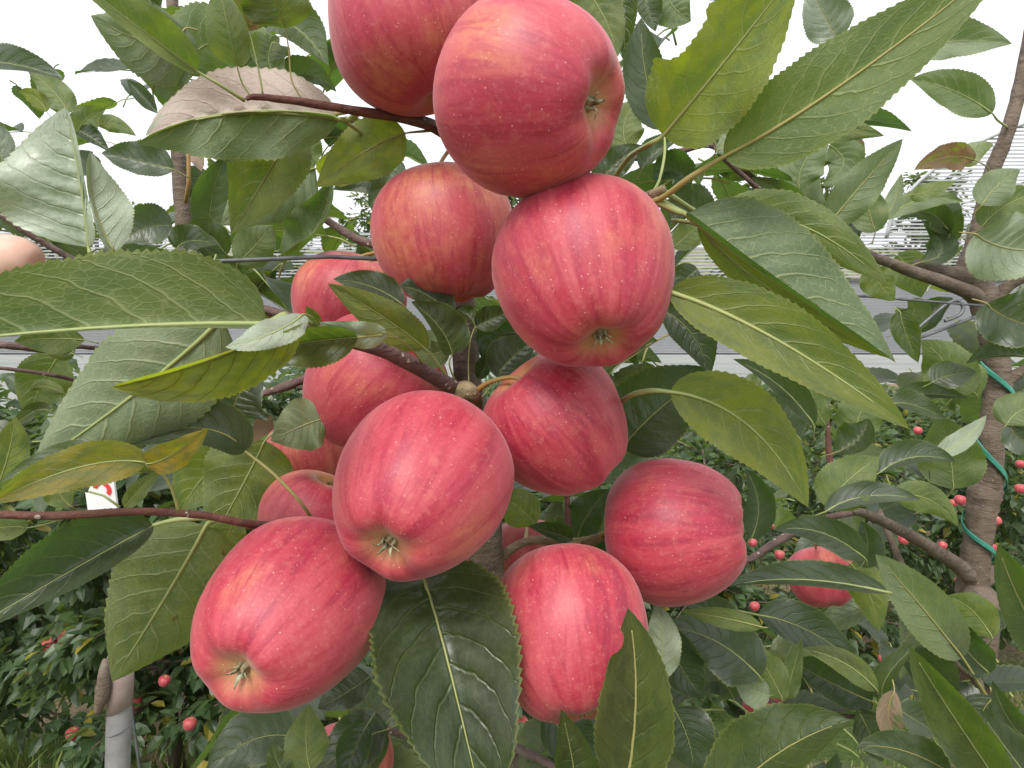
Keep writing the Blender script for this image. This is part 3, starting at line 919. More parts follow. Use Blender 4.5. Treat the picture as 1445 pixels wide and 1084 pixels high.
leaf('L', (85, 500), (60, 540), (40, 590), (0.50, 0.50, 0.50), 34, 15, 15, 'u', (0.25, 0, 0, 0))
leaf('L', (90, 555), (60, 545), (42, 552), (0.49, 0.49, 0.49), 10, 15, 15, 'u', (0.5, 0, 0, 0))
leaf('L', (70, 580), (45, 582), (10, 610), (0.49, 0.49, 0.49), 12, 15, 15, 't', (0.25, 0, 0, 0))
leaf('L', (30, 560), (20, 540), (8, 530), (0.56, 0.56, 0.56), 14, 15, 15, 't', (0, 0, 0.3, 0))
leaf('L', (120, 480), (70, 478), (20, 482), (0.40, 0.40, 0.39), 22, 15, 15, 'u', (0.25, 0, 0, 0))
leaf('L', (105, 500), (85, 485), (110, 470), (0.47, 0.47, 0.47), 20, 15, 15, 'u', (0.3, 0, 0, 0))
# --- left bottom
leaf('M', (216, 742), (110, 800), (-70, 905), (0.282, 0.268, 0.25), 78, 30, 34, 't', (0.03, 0, 0.06, 0), [(255, 733, 0.285), (310, 732, 0.29), (356, 744, 0.300)], wave=1.0, midw=1.2, nu=96, teeth=32)
leaf('M', (291, 742), (232, 845), (158, 962), (0.298, 0.30, 0.302), 86, 12, 14, 'u', (0.40, 0.30, 0.06, 0.6), [(298, 736, 0.297), (305, 732, 0.293)], wave=0.7, midw=1.4)
leaf('M', (330, 735), (320, 760), (305, 792), (0.33, 0.33, 0.33), 24, 15, 15, 'u', (0.5, 0.1, 0, 0))
leaf('M', (40, 745), (0, 745), (-50, 760), (0.252, 0.25, 0.25), 18, 25, 30, 'u', (0.35, 0, 0, 0), [(70, 738, 0.252), (95, 730, 0.256)])
leaf('M', (100, 715), (80, 690), (75, 665), (0.30, 0.30, 0.30), 20, 25, 30, 'u', (0.35, 0, 0, 0))
leaf('M', (176, 716), (198, 690), (226, 662), (0.31, 0.31, 0.31), 13, 25, 30, 'u', (0.35, 0, 0, 0))
leaf('M', (522, 955), (488, 978), (448, 1000), (0.35, 0.345, 0.34), 34, 35, 15, 't', (0, 0, 0.10, 0), wave=2.0)
leaf('M', (438, 1088), (432, 1045), (436, 994), (0.335, 0.335, 0.335), 30, 15, 15, 'u', (0.30, 0, 0.02, 0), [(440, 1110, 0.36)])
leaf('M', (415, 1040), (355, 1045), (292, 1090), (0.37, 0.36, 0.35), 46, 10, 20, 't', (0, 0, 0.12, 0), wave=1.2)
leaf('M', (520, 1020), (500, 1060), (485, 1110), (0.37, 0.365, 0.36), 32, 15, 15, 't', (0, 0, 0.02, 0))
leaf('M', (405, 1100), (390, 1072), (384, 1048), (0.33, 0.33, 0.33), 16, 15, 15, 't', (0.15, 0, 0.02, 0))
leaf('M', (545, 1020), (528, 1050), (520, 1110), (0.39, 0.39, 0.39), 22, 15, 15, 't', (0.05, 0, 0.02, 0))
# --- centre
leaf('M', (600, 492), (545, 450), (462, 400), (0.335, 0.325, 0.318), 33, 12, 62, 'u', (0.55, 0.06, 0, 0), [(612, 505, 0.34), (640, 545, 0.354)], wave=0.8)
leaf('M', (568, 430), (525, 405), (470, 394), (0.335, 0.33, 0.322), 24, 15, 10, 't', (0.03, 0, 0.05, 0))
leaf('M', (640, 445), (600, 415), (563, 404), (0.35, 0.345, 0.34), 26, 20, 15, 't', (0.05, 0, 0.02, 0))
leaf('M', (638, 500), (620, 462), (580, 426), (0.340, 0.335, 0.33), 38, 40, 12, 't', (0.12, 0, 0.02, 0), [(634, 515, 0.342), (645, 545, 0.354)], wave=0.8)
leaf('M', (632, 490), (608, 500), (588, 490), (0.35, 0.35, 0.35), 20, 15, 15, 'u', (0.25, 0, 0, 0))
leaf('M', (671, 461), (695, 450), (725, 438), (0.345, 0.345, 0.345), 22, 25, 10, 't', (0.1, 0, 0, 0.2), [(664, 480, 0.345), (661, 510, 0.35), (662, 548, 0.353)], midw=1.3)
leaf('M', (671, 461), (660, 445), (640, 436), (0.345, 0.35, 0.35), 16, 25, 10, 't', (0.15, 0.3, 0, 0))
leaf('M', (700, 532), (722, 505), (757, 478), (0.37, 0.375, 0.38), 36, 15, 15, 't', (0.03, 0, 0, 0), [(685, 555, 0.36), (668, 572, 0.355)])
leaf('M', (676, 535), (685, 515), (694, 492), (0.39, 0.39, 0.39), 16, 15, 15, 't', (0.05, 0, 0, 0))
leaf('M', (730, 470), (700, 480), (690, 520), (0.42, 0.42, 0.42), 40, 15, 15, 't', (0, 0, 0, 0))
# --- upper right
leaf('M', (936, 191), (1020, 90), (1128, -48), (0.285, 0.262, 0.24), 84, 14, 42, 'u', (0.60, 0.05, 0, 0.06), [(915, 205, 0.29), (888, 222, 0.32), (868, 250, 0.345)], wave=0.9, midw=1.5, bite=((0.48, 1, 0.16, 0.35),))
leaf('M', (1022, 221), (1190, 118), (1440, -75), (0.272, 0.248, 0.222), 64, 10, 28, 'u', (0.22, 0, 0, 0.05), [(975, 250, 0.28), (930, 282, 0.295), (905, 283, 0.303)], wave=0.7, midw=0.95, nu=120, teeth=40)
leaf('M', (936, 182), (912, 110), (905, 25), (0.33, 0.325, 0.32), 40, 10, 25, 't', (0, 0, 0.12, 0), [(938, 215, 0.32), (930, 255, 0.30), (918, 275, 0.30)])
leaf('M', (1010, 205), (985, 190), (925, 210), (0.36, 0.36, 0.36), 18, 20, 15, 't', (0, 0, 0.18, 0))
leaf('R', (1092, 196), (1190, 176), (1287, 186), (0.42, 0.415, 0.41), 34, 15, 55, 't', (0, 0, 0.15, 0))
leaf('R', (1098, 197), (1165, 182), (1248, 192), (0.41, 0.405, 0.40), 22, 15, 45, 'u', (0.3, 0, 0, 0))
leaf('R', (1270, 85), (1335, 60), (1428, 62), (0.44, 0.435, 0.43), 34, 10, 60, 'u', (0.12, 0, 0.30, 0))
leaf('R', (1182, 58), (1165, 25), (1140, -25), (0.50, 0.50, 0.50), 34, 15, 15, 't', (0, 0, 0.45, 0))
leaf('R', (1400, 160), (1345, 128), (1284, 112), (0.62, 0.62, 0.62), 28, 50, 12, 'u', (0.15, 0.12, 0.08, 0), [(1408, 170, 0.64), (1422, 180, 0.74)])
leaf('R', (1375, 226), (1335, 222), (1290, 240), (0.66, 0.66, 0.66), 20, 30, 15, 'u', (0.85, 0.65, 0, 0.3), [(1392, 235, 0.68), (1398, 245, 0.745)], wave=2.0)
leaf('R', (1355, 232), (1375, 215), (1402, 204), (0.67, 0.67, 0.67), 16, 15, 15, 'u', (0.6, 0, 0.6, 0))
leaf('R', (1168, 318), (1215, 262), (1274, 196), (0.50, 0.49, 0.48), 30, 40, 10, 'u', (0.12, 0, 0.16, 0), [(1165, 335, 0.56), (1172, 340, 0.61)])
leaf('R', (1128, 268), (1135, 230), (1172, 190), (0.53, 0.525, 0.52), 30, 15, 15, 'u', (0.12, 0, 0.15, 0))
leaf('R', (1150, 320), (1138, 280), (1150, 230), (0.55, 0.55, 0.55), 24, 15, 15, 'u', (0.12, 0.06, 0.15, 0.3))
leaf('R', (1080, 250), (1092, 220), (1108, 195), (0.56, 0.56, 0.56), 16, 15, 15, 'u', (0.12, 0.1, 0.1, 0))
leaf('R', (1170, 205), (1190, 232), (1160, 262), (0.56, 0.56, 0.56), 28, 15, 15, 'u', (0.12, 0.05, 0.15, 0))
leaf('R', (1195, 200), (1205, 212), (1215, 228), (0.58, 0.58, 0.58), 16, 15, 15, 'u', (0.3, 0.5, 0.15, 0))
leaf('R', (1128, 305), (1105, 275), (1062, 250), (0.50, 0.50, 0.50), 26, 15, 40, 'u', (0.15, 0, 0.1, 0))
leaf('R', (1060, 250), (1030, 238), (1008, 245), (0.52, 0.52, 0.52), 16, 15, 40, 'u', (0.15, 0, 0.1, 0))
leaf('R', (1235, 328), (1225, 295), (1212, 255), (0.57, 0.57, 0.57), 24, 15, 15, 'u', (0.2, 0.35, 0.1, 0.3))
leaf('R', (1245, 310), (1262, 285), (1272, 245), (0.60, 0.60, 0.60), 14, 15, 50, 'u', (0.15, 0, 0.3, 0))
leaf('R', (1200, 350), (1185, 325), (1170, 330), (0.60, 0.60, 0.60), 24, 15, 15, 't', (0, 0, 0.15, 0))
leaf('R', (1195, 322), (1215, 310), (1215, 285), (0.59, 0.59, 0.59), 18, 15, 15, 't', (0, 0, 0.25, 0))
leaf('R', (1285, 275), (1310, 270), (1350, 255), (0.63, 0.63, 0.63), 12, 15, 15, 'u', (0.45, 0, 0.2, 0))
leaf('R', (1250, 310), (1300, 282), (1360, 285), (0.65, 0.65, 0.65), 16, 15, 40, 'u', (0.2, 0, 0.3, 0))
leaf('M', (1012, 303), (1130, 318), (1252, 402), (0.335, 0.325, 0.315), 38, 22, 22, 'u', (0.30, 0, 0, 0), [(985, 300, 0.335), (940, 272, 0.298)])
leaf('M', (968, 303), (1085, 392), (1264, 512), (0.290, 0.278, 0.272), 92, -14, 78, 't', (0.0, 0, 0.04, 0), [(955, 298, 0.292), (925, 283, 0.298)], cup=0.12, wave=0.8, midw=1.3, nu=96, teeth=34, bite=((0.5, -1, 0.5, 0.62),))
leaf('M', (985, 318), (1090, 410), (1262, 508), (0.296, 0.284, 0.276), 26, 70, 5, 'u', (0.45, 0, 0, 0), wave=0.6)
leaf('M', (946, 412), (1100, 482), (1284, 606), (0.275, 0.262, 0.255), 56, 12, 45, 'u', (0.62, 0.06, 0.04, 0.12), [(935, 405, 0.28), (930, 390, 0.32)], wave=1.2, midw=1.2, nu=96, teeth=32)
leaf('M', (946, 553), (1055, 600), (1140, 716), (0.300, 0.292, 0.288), 52, 14, 20, 'u', (0.58, 0.05, 0, 0.06), [(912, 552, 0.305), (880, 565, 0.33), (850, 600, 0.42)], wave=0.8, midw=1.4)
leaf('M', (878, 632), (930, 578), (1006, 520), (0.375, 0.37, 0.365), 66, 12, 12, 't', (0, 0, 0.05, 0))
leaf('M', (935, 440), (975, 470), (1002, 530), (0.37, 0.365, 0.36), 46, 15, 15, 't', (0, 0, 0.09, 0), wave=1.3)
leaf('M', (950, 350), (975, 328), (998, 310), (0.37, 0.37, 0.37), 20, 15, 15, 'u', (0.3, 0.3, 0, 0))
leaf('M', (845, 262), (868, 232), (905, 205), (0.36, 0.36, 0.36), 26, 15, 25, 't', (0.08, 0, 0, 0))
leaf('M', (890, 215), (880, 180), (900, 140), (0.39, 0.39, 0.39), 30, 15, 25, 'u', (0.35, 0, 0.1, 0))
leaf('M', (905, 240), (925, 215), (960, 195), (0.41, 0.41, 0.41), 26, 15, 25, 't', (0, 0, 0.2, 0))
leaf('M', (975, 260), (945, 240), (925, 262), (0.42, 0.42, 0.42), 34, 15, 25, 't', (0, 0, 0.05, 0))
leaf('M', (1000, 320), (970, 290), (945, 320), (0.43, 0.43, 0.43), 34, 15, 25, 't', (0, 0, 0.1, 0))
leaf('M', (985, 380), (965, 400), (955, 430), (0.40, 0.40, 0.40), 24, 15, 25, 't', (0.1, 0.1, 0.02, 0))
leaf('M', (820, -20), (850, 20), (872, 80), (0.40, 0.40, 0.40), 32, 15, 25, 'u', (0.3, 0, 0, 0))
leaf('M', (870, -30), (880, 20), (880, 90), (0.41, 0.41, 0.41), 28, 15, 25, 't', (0.2, 0, 0, 0))
leaf('M', (905, -20), (915, 15), (925, 45), (0.42, 0.42, 0.42), 28, 15, 25, 't', (0.1, 0, 0.15, 0), wave=2)
leaf('M', (940, -15), (950, 10), (975, 30), (0.42, 0.42, 0.42), 30, 15, 25, 'u', (0.1, 0.25, 0.2, 0), wave=2)
leaf('R', (1030, 118), (1055, 105), (1085, 106), (0.50, 0.50, 0.50), 12, 15, 25, 'u', (0.3, 0, 0.1, 0))
leaf('M', (1010, 215), (1030, 185), (1030, 150), (0.42, 0.42, 0.42), 22, 15, 25, 'u', (0.1, 0, 0.35, 0))
# --- right middle
leaf('R', (1148, 600), (1100, 545), (1034, 507), (0.42, 0.42, 0.42), 24, 35, 15, 't', (0.08, 0, 0.02, 0.1))
leaf('R', (1072, 545), (1060, 542), (1046, 545), (0.45, 0.45, 0.45), 16, 25, 25, 'u', (0.4, 0.4, 0.4, 0))
leaf('R', (1130, 620), (1105, 590), (1085, 550), (0.45, 0.45, 0.45), 26, 15, 15, 't', (0, 0, 0.1, 0))
leaf('R', (1318, 642), (1358, 622), (1392, 586), (0.56, 0.56, 0.56), 16, 10, 40, 'u', (0.1, 0, 0.75, 0))
leaf('R', (1447, 503), (1405, 502), (1363, 514), (0.60, 0.60, 0.60), 22, 45, 12, 't', (0.04, 0, 0.02, 0))
leaf('R', (1376, 330), (1420, 350), (1480, 352), (0.52, 0.52, 0.52), 50, 10, 10, 'u', (0, 0.04, 0.65, 0))
leaf('R', (1392, 428), (1425, 450), (1490, 470), (0.58, 0.58, 0.58), 44, 10, 10, 't', (0.05, 0, 0.04, 0))
leaf('R', (1345, 560), (1338, 520), (1300, 480), (0.66, 0.66, 0.66), 36, 10, 10, 'u', (0.25, 0, 0, 0))
leaf('R', (1380, 560), (1350, 545), (1310, 560), (0.67, 0.67, 0.67), 40, 10, 10, 'u', (0.25, 0, 0, 0))
leaf('R', (1270, 440), (1278, 470), (1296, 512), (0.62, 0.62, 0.62), 20, 10, 10, 't', (0.2, 0, 0, 0))
leaf('R', (1300, 470), (1310, 445), (1345, 420), (0.80, 0.80, 0.80), 22, 10, 10, 't', (0.1, 0, 0.02, 0))
leaf('R', (1265, 360), (1285, 385), (1300, 420), (0.78, 0.78, 0.78), 28, 10, 10, 'u', (0.3, 0, 0.02, 0))
leaf('R', (1262, 470), (1290, 440), (1280, 425), (0.78, 0.78, 0.78), 22, 10, 10, 'u', (0.3, 0, 0.02, 0))
leaf('R', (1315, 540), (1340, 530), (1378, 525), (0.62, 0.62, 0.62), 22, 15, 10, 't', (0.08, 0, 0.05, 0))
leaf('R', (1265, 560), (1310, 556), (1365, 562), (0.64, 0.64, 0.64), 18, 15, 30, 't', (0.08, 0, 0.05, 0))
leaf('R', (1260, 570), (1290, 572), (1335, 592), (0.60, 0.60, 0.60), 20, 15, 30, 't', (0.08, 0, 0.05, 0))
leaf('R', (1345, 690), (1340, 640), (1325, 585), (0.72, 0.72, 0.72), 42, 10, 10, 'u', (0.2, 0, 0, 0))
leaf('R', (1240, 668), (1290, 645), (1348, 652), (0.52, 0.52, 0.52), 26, 12, 30, 't', (0.02, 0, 0.08, 0))
leaf('R', (1165, 715), (1195, 680), (1240, 645), (0.50, 0.50, 0.50), 36, 15, 15, 'u', (0.30, 0.04, 0.02, 0), [(1165, 730, 0.53)])
leaf('R', (1165, 722), (1225, 700), (1300, 706), (0.49, 0.49, 0.49), 22, 15, 25, 't', (0, 0, 0.16, 0))
leaf('R', (1205, 620), (1215, 580), (1235, 545), (0.60, 0.60, 0.60), 30, 15, 15, 'u', (0.25, 0, 0, 0))
leaf('R', (1175, 640), (1210, 620), (1225, 590), (0.58, 0.58, 0.58), 34, 15, 15, 't', (0.1, 0, 0.02, 0))
leaf('R', (1165, 600), (1150, 570), (1140, 530), (0.65, 0.65, 0.65), 18, 15, 15, 'u', (0.2, 0, 0.05, 0))
leaf('R', (1262, 700), (1310, 705), (1352, 742), (0.60, 0.60, 0.60), 22, 20, 20, 'u', (0.3, 0, 0.02, 0))
leaf('R', (1135, 660), (1120, 640), (1125, 610), (0.58, 0.58, 0.58), 20, 20, 20, 't', (0.05, 0, 0.1, 0))
leaf('R', (1420, 600), (1440, 580), (1475, 570), (0.60, 0.60, 0.60), 30, 20, 20, 'u', (0.25, 0, 0.1, 0))
leaf('R', (1425, 600), (1440, 620), (1475, 640), (0.60, 0.60, 0.60), 24, 20, 20, 't', (0, 0, 0.12, 0))
leaf('R', (1225, 380), (1240, 400), (1262, 425), (0.50, 0.50, 0.50), 22, 15, 15, 'u', (0.35, 0.2, 0, 0))
leaf('R', (1385, 290), (1410, 260), (1440, 240), (0.66, 0.66, 0.66), 24, 15, 15, 'u', (0.1, 0.15, 0.2, 0))
leaf('R', (1385, 320), (1420, 290), (1470, 270), (0.68, 0.68, 0.68), 26, 15, 15, 'u', (0.25, 0, 0, 0))
leaf('R', (1300, 370), (1330, 350), (1300, 310), (0.72, 0.72, 0.72), 26, 15, 15, 't', (0, 0, 0.15, 0))
leaf('R', (1340, 330), (1310, 300), (1268, 310), (0.71, 0.71, 0.71), 22, 15, 35, 't', (0.1, 0, 0.02, 0))
leaf('R', (1350, 340), (1335, 300), (1350, 270), (0.72, 0.72, 0.72), 24, 15, 35, 't', (0.1, 0, 0.05, 0))
# --- right bottom
leaf('R', (1252, 836), (1130, 818), (1026, 828), (0.42, 0.41, 0.40), 28, 40, 14, 't', (0.04, 0, 0.05, 0.12), wave=0.8)
leaf('R', (1222, 790), (1160, 752), (1092, 748), (0.50, 0.495, 0.49), 26, 15, 30, 't', (0.02, 0, 0.06, 0))
leaf('R', (1215, 800), (1225, 770), (1215, 735), (0.54, 0.54, 0.54), 26, 15, 30, 't', (0.02, 0, 0.04, 0))
leaf('R', (1200, 795), (1225, 835), (1240, 892), (0.60, 0.60, 0.60), 26, 15, 15, 'u', (0.4, 0.05, 0, 0))
leaf('R', (1358, 928), (1295, 850), (1235, 782), (0.50, 0.48, 0.46), 38, 30, 10, 'u', (0.28, 0.02, 0.28, 0.06), [(1390, 980, 0.52), (1400, 1000, 0.56)], wave=0.6)
leaf('R', (1395, 950), (1350, 900), (1320, 845), (0.52, 0.51, 0.50), 34, 15, 15, 't', (0, 0, 0.05, 0))
leaf('R', (1400, 900), (1370, 860), (1335, 842), (0.50, 0.50, 0.49), 26, 15, 30, 'u', (0.35, 0, 0, 0))
leaf('R', (1490, 940), (1440, 850), (1408, 768), (0.42, 0.41, 0.40), 48, 15, 12, 't', (0.16, 0, 0.04, 0))
leaf('R', (1420, 1120), (1345, 1010), (1283, 912), (0.40, 0.385, 0.375), 46, 12, 45, 't', (0.22, 0.12, 0.02, 0.12), wave=1.2)
leaf('M', (1010, 1140), (1100, 1062), (1200, 1017), (0.325, 0.31, 0.30), 66, 12, 25, 't', (0.16, 0, 0.03, 0), wave=0.8, nu=96, teeth=30)
leaf('R', (1072, 955), (1010, 905), (940, 885), (0.42, 0.415, 0.41), 48, 15, 15, 't', (0, 0, 0.06, 0))
leaf('R', (1070, 868), (1140, 890), (1214, 940), (0.47, 0.465, 0.46), 34, 20, 15, 't', (0, 0, 0.06, 0))
leaf('R', (1104, 988), (1082, 945), (1052, 908), (0.45, 0.445, 0.44), 24, 15, 15, 'u', (0.30, 0, 0.02, 0))
leaf('R', (1110, 985), (1118, 950), (1132, 900), (0.46, 0.455, 0.45), 15, 15, 35, 'u', (0.2, 0, 0.02, 0))
leaf('R', (1238, 975), (1190, 935), (1130, 916), (0.46, 0.455, 0.45), 18, 35, 10, 'u', (0.4, 0.04, 0.02, 0))
leaf('R', (1230, 990), (1165, 960), (1115, 930), (0.49, 0.485, 0.48), 40, 12, 15, 't', (0, 0, 0.02, 0))
leaf('R', (1086, 982), (1062, 975), (1036, 962), (0.43, 0.43, 0.43), 22, 15, 20, 'u', (0.3, 0.35, 0.45, 0.1))
leaf('R', (1262, 975), (1255, 1020), (1285, 1068), (0.44, 0.44, 0.44), 18, 15, 50, 'u', (0.35, 0.6, 0.15, 0))
leaf('R', (1350, 985), (1300, 945), (1260, 920), (0.54, 0.53, 0.52), 34, 15, 15, 't', (0, 0, 0.02, 0))
leaf('R', (1245, 985), (1255, 950), (1300, 905), (0.47, 0.465, 0.46), 22, 20, 25, 't', (0.15, 0, 0.08, 0), wave=1.5)
leaf('R', (1035, 985), (1010, 960), (985, 985), (0.44, 0.44, 0.44), 28, 15, 30, 't', (0.05, 0, 0.05, 0))
leaf('R', (1340, 1090), (1270, 1058), (1208, 1055), (0.40, 0.40, 0.40), 28, 15, 25, 't', (0.1, 0, 0.04, 0))
leaf('R', (1265, 1000), (1290, 1015), (1330, 1040), (0.46, 0.46, 0.46), 26, 15, 15, 't', (0.05, 0, 0.1, 0))
leaf('R', (1210, 1000), (1225, 1030), (1245, 1075), (0.48, 0.48, 0.48), 30, 15, 15, 't', (0.05, 0, 0.02, 0))
leaf('R', (1445, 1040), (1420, 1010), (1400, 960), (0.46, 0.45, 0.44), 32, 15, 15, 't', (0.05, 0, 0.1, 0))
leaf('R', (1470, 1120), (1430, 1070), (1380, 1000), (0.44, 0.43, 0.42), 36, 15, 15, 't', (0, 0, 0.1, 0))
leaf('R', (1400, 985), (1380, 1030), (1390, 1090), (0.50, 0.50, 0.50), 34, 15, 15, 't', (0.1, 0, 0.02, 0))
leaf('M', (1045, 880), (1000, 862), (955, 842), (0.38, 0.375, 0.37), 24, 20, 15, 't', (0.02, 0, 0.05, 0))
leaf('M', (1075, 885), (1020, 872), (960, 862), (0.36, 0.36, 0.36), 14, 20, 15, 'u', (0.45, 0.1, 0, 0))
leaf('M', (965, 770), (1000, 720), (1040, 660), (0.41, 0.41, 0.41), 40, 20, 15, 't', (0, 0, 0.08, 0))
leaf('M', (1060, 760), (1070, 710), (1050, 660), (0.44, 0.44, 0.44), 34, 20, 15, 't', (0, 0, 0.10, 0))
# --- bottom centre
leaf('M', (598, 818), (632, 935), (690, 1180), (0.315, 0.288, 0.270), 118, 28, 26, 't', (0.10, 0.03, 0.0, 0.03), [(590, 800, 0.34), (600, 780, 0.40)], cup=0.08, wave=0.9, midw=1.4, nu=108, teeth=32)
leaf('M', (880, 1130), (897, 990), (886, 858), (0.275, 0.262, 0.255), 58, 15, 12, 't', (0.20, 0, 0.02, 0), [(872, 1180, 0.31)], cup=0.15, wave=0.8, midw=1.3, bite=((0.84, 1, 0.06, 0.45),))
leaf('M', (815, 1140), (808, 1075), (792, 1001), (0.285, 0.28, 0.275), 52, 15, 12, 't', (0.18, 0, 0.02, 0.04), [(840, 1160, 0.33)], wave=0.8)
leaf('M', (925, 960), (935, 905), (925, 850), (0.35, 0.35, 0.35), 26, 15, 15, 'u', (0.15, 0, 0.6, 0.12))
leaf('M', (808, 762), (780, 752), (745, 743), (0.40, 0.395, 0.39), 18, 20, 15, 't', (0.05, 0, 0, 0))
leaf('M', (755, 740), (730, 715), (700, 700), (0.43, 0.43, 0.43), 28, 20, 15, 'u', (0.5, 0.1, 0, 0))
leaf('M', (815, 760), (830, 725), (860, 690), (0.44, 0.44, 0.44), 32, 20, 15, 't', (0, 0, 0, 0))
leaf('M', (770, 1000), (800, 1040), (850, 1080), (0.40, 0.40, 0.40), 44, 20, 15, 't', (0, 0, 0.02, 0))
leaf('M', (950, 1000), (970, 1040), (980, 1090), (0.40, 0.40, 0.40), 40, 20, 15, 't', (0, 0, 0.02, 0))
leaf('M', (940, 880), (960, 940), (990, 980), (0.41, 0.41, 0.41), 40, 20, 15, 't', (0, 0, 0.02, 0))

# --- smaller leaves filling the near trees, shared meshes
PROTO = []


def proto_leaf(k):
    nu, nv = 20, 3
    V, UV, F = [], [], []
    bend, fold, ph = (0.25, 0.5, 0.1, 0.7, 0.4, 0.3)[k], (0.25, 0.5, 0.35, 0.15, 0.6, 0.4)[k], k * 1.1
    for i in range(nu + 1):
        u = i / nu
        c = Vector((0.04 * math.sin(u * 3 + ph), u, -bend * u * u * 0.6))
        for j in range(-nv, nv + 1):
            v = j / nv
            r = 0.30 * wshape(u) * abs(v) * (1 + (0.09 if (i % 2 and abs(v) == 1) else 0))
            V.append(c + Vector((math.copysign(math.cos(fold) * r, v) if v else 0, 0, math.sin(fold) * r + 0.03 * abs(v) * math.sin(9 * u + ph + v))))
            UV.append((u, 0.5 + 0.5 * v))
    nc = 2 * nv + 1
    for i in range(nu):
        for j in range(nc - 1):
            F.append((i * nc + j, i * nc + j + 1, (i + 1) * nc + j + 1, (i + 1) * nc + j))
    pts = [Vector((0, -0.35, -0.06)), Vector((0.0, -0.15, 0.0)), Vector((0.0, 0.0, -0.004)), Vector((0.04 * math.sin(1.5 + ph), 0.5, -bend * 0.15 - 0.008)), Vector((0.04 * math.sin(2.7 + ph), 0.9, -bend * 0.49 - 0.002))]
    tv, tf = tube_data(pts, [0.014, 0.012, 0.011, 0.007, 0.002], 5)
    b = len(V)
    V += tv
    UV += [(0.5, 0.5)] * len(tv)
    F += [tuple(q + b for q in f) for f in tf]
    me = bpy.data.meshes.new('leaf_small')
    me.from_pydata([tuple(v) for v in V], [], F)
    ul = me.uv_layers.new(name='UVMap')
    for lp in me.loops:
        ul.data[lp.index].uv = UV[lp.vertex_index]
    me.polygons.foreach_set('use_smooth', [True] * len(me.polygons))
    me.materials.append(M_LEAF)
    me.materials.append(M_STALK)
    nb = nu * (nc - 1)
    me.polygons.foreach_set('material_index', [0] * nb + [1] * (len(me.polygons) - nb))
    return me


PROTO = [proto_leaf(k) for k in range(6)]


def fill(t, x0, y0, x1, y1, n, d0, d1, size=(0.055, 0.085), pale=0.1):
    tree = TREE[t]
    for i in range(n):
        if LEAFN[t] >= 298:
            return
        d = random.uniform(d0, d1)
        p = P(random.uniform(x0, x1), random.uniform(y0, y1), d)
        o = bpy.data.objects.new('leaf', random.choice(PROTO))
        C.objects.link(o)
        o.parent = tree
        o.location = p - tree.location
        a = random.uniform(0, 6.283)
        dirv = Vector((math.cos(a), math.sin(a) * 0.7, random.uniform(-0.7, 0.55))).normalized()
        up = (Vector((0, 0, 1)) + rnd_dir() * 0.65).normalized()
        xx = dirv.cross(up).normalized()
        zz = xx.cross(dirv)
        o.rotation_euler = Matrix((xx, dirv, zz)).transposed().to_euler()
        s = random.uniform(*size)
        o.scale = (s, s, s)
        o.color = (random.choice((0, 0, 0.05, 0.1, 0.25, 0.35)), random.choice((0, 0, 0, 0.1, 0.3)), random.random() * pale, 1 - random.choice((0, 0, 0, 0.15)))
        LEAFN[t] += 1


fill('R', 1090, 560, 1340, 760, 13, 0.75, 1.15)
fill('R', 1060, 860, 1445, 1110, 30, 0.58, 0.95)
fill('R', 1270, 300, 1460, 560, 22, 0.82, 1.1)
fill('R', 1170, 690, 1330, 860, 3, 0.72, 1.0)
fill('M', 950, 880, 1100, 1110, 14, 0.48, 0.7)
fill('M', 640, 420, 960, 540, 18, 0.50, 0.6)
fill('M', 690, 690, 880, 800, 14, 0.48, 0.6)
fill('M', 240, 600, 470, 760, 12, 0.48, 0.6)
leaf('M', (545, 1030), (500, 1050), (440, 1095), (0.385, 0.38, 0.375), 40, 15, 15, 't', (0, 0, 0.03, 0))
fill('M', 360, 960, 560, 1110, 14, 0.46, 0.62)
fill('M', 720, 990, 960, 1110, 14, 0.46, 0.6)
fill('L', 180, 10, 470, 130, 14, 0.62, 0.8)
fill('L', 20, 90, 200, 240, 6, 0.65, 0.8, (0.045, 0.06))
fill('M', 820, -20, 960, 60, 8, 0.46, 0.6)
fill('L', 255, 180, 560, 300, 12, 0.66, 0.85)
fill('L', 270, 300, 560, 380, 14, 0.62, 0.85)
fill('L', -20, 240, 110, 345, 10, 0.6, 0.75)
fill('L', -20, 318, 330, 372, 16, 0.6, 0.8)
fill('L', 300, 350, 560, 470, 14, 0.62, 0.85)
fill('L', -20, 600, 260, 700, 8, 0.55, 0.8)
fill('M', 900, 220, 1030, 330, 7, 0.50, 0.62)

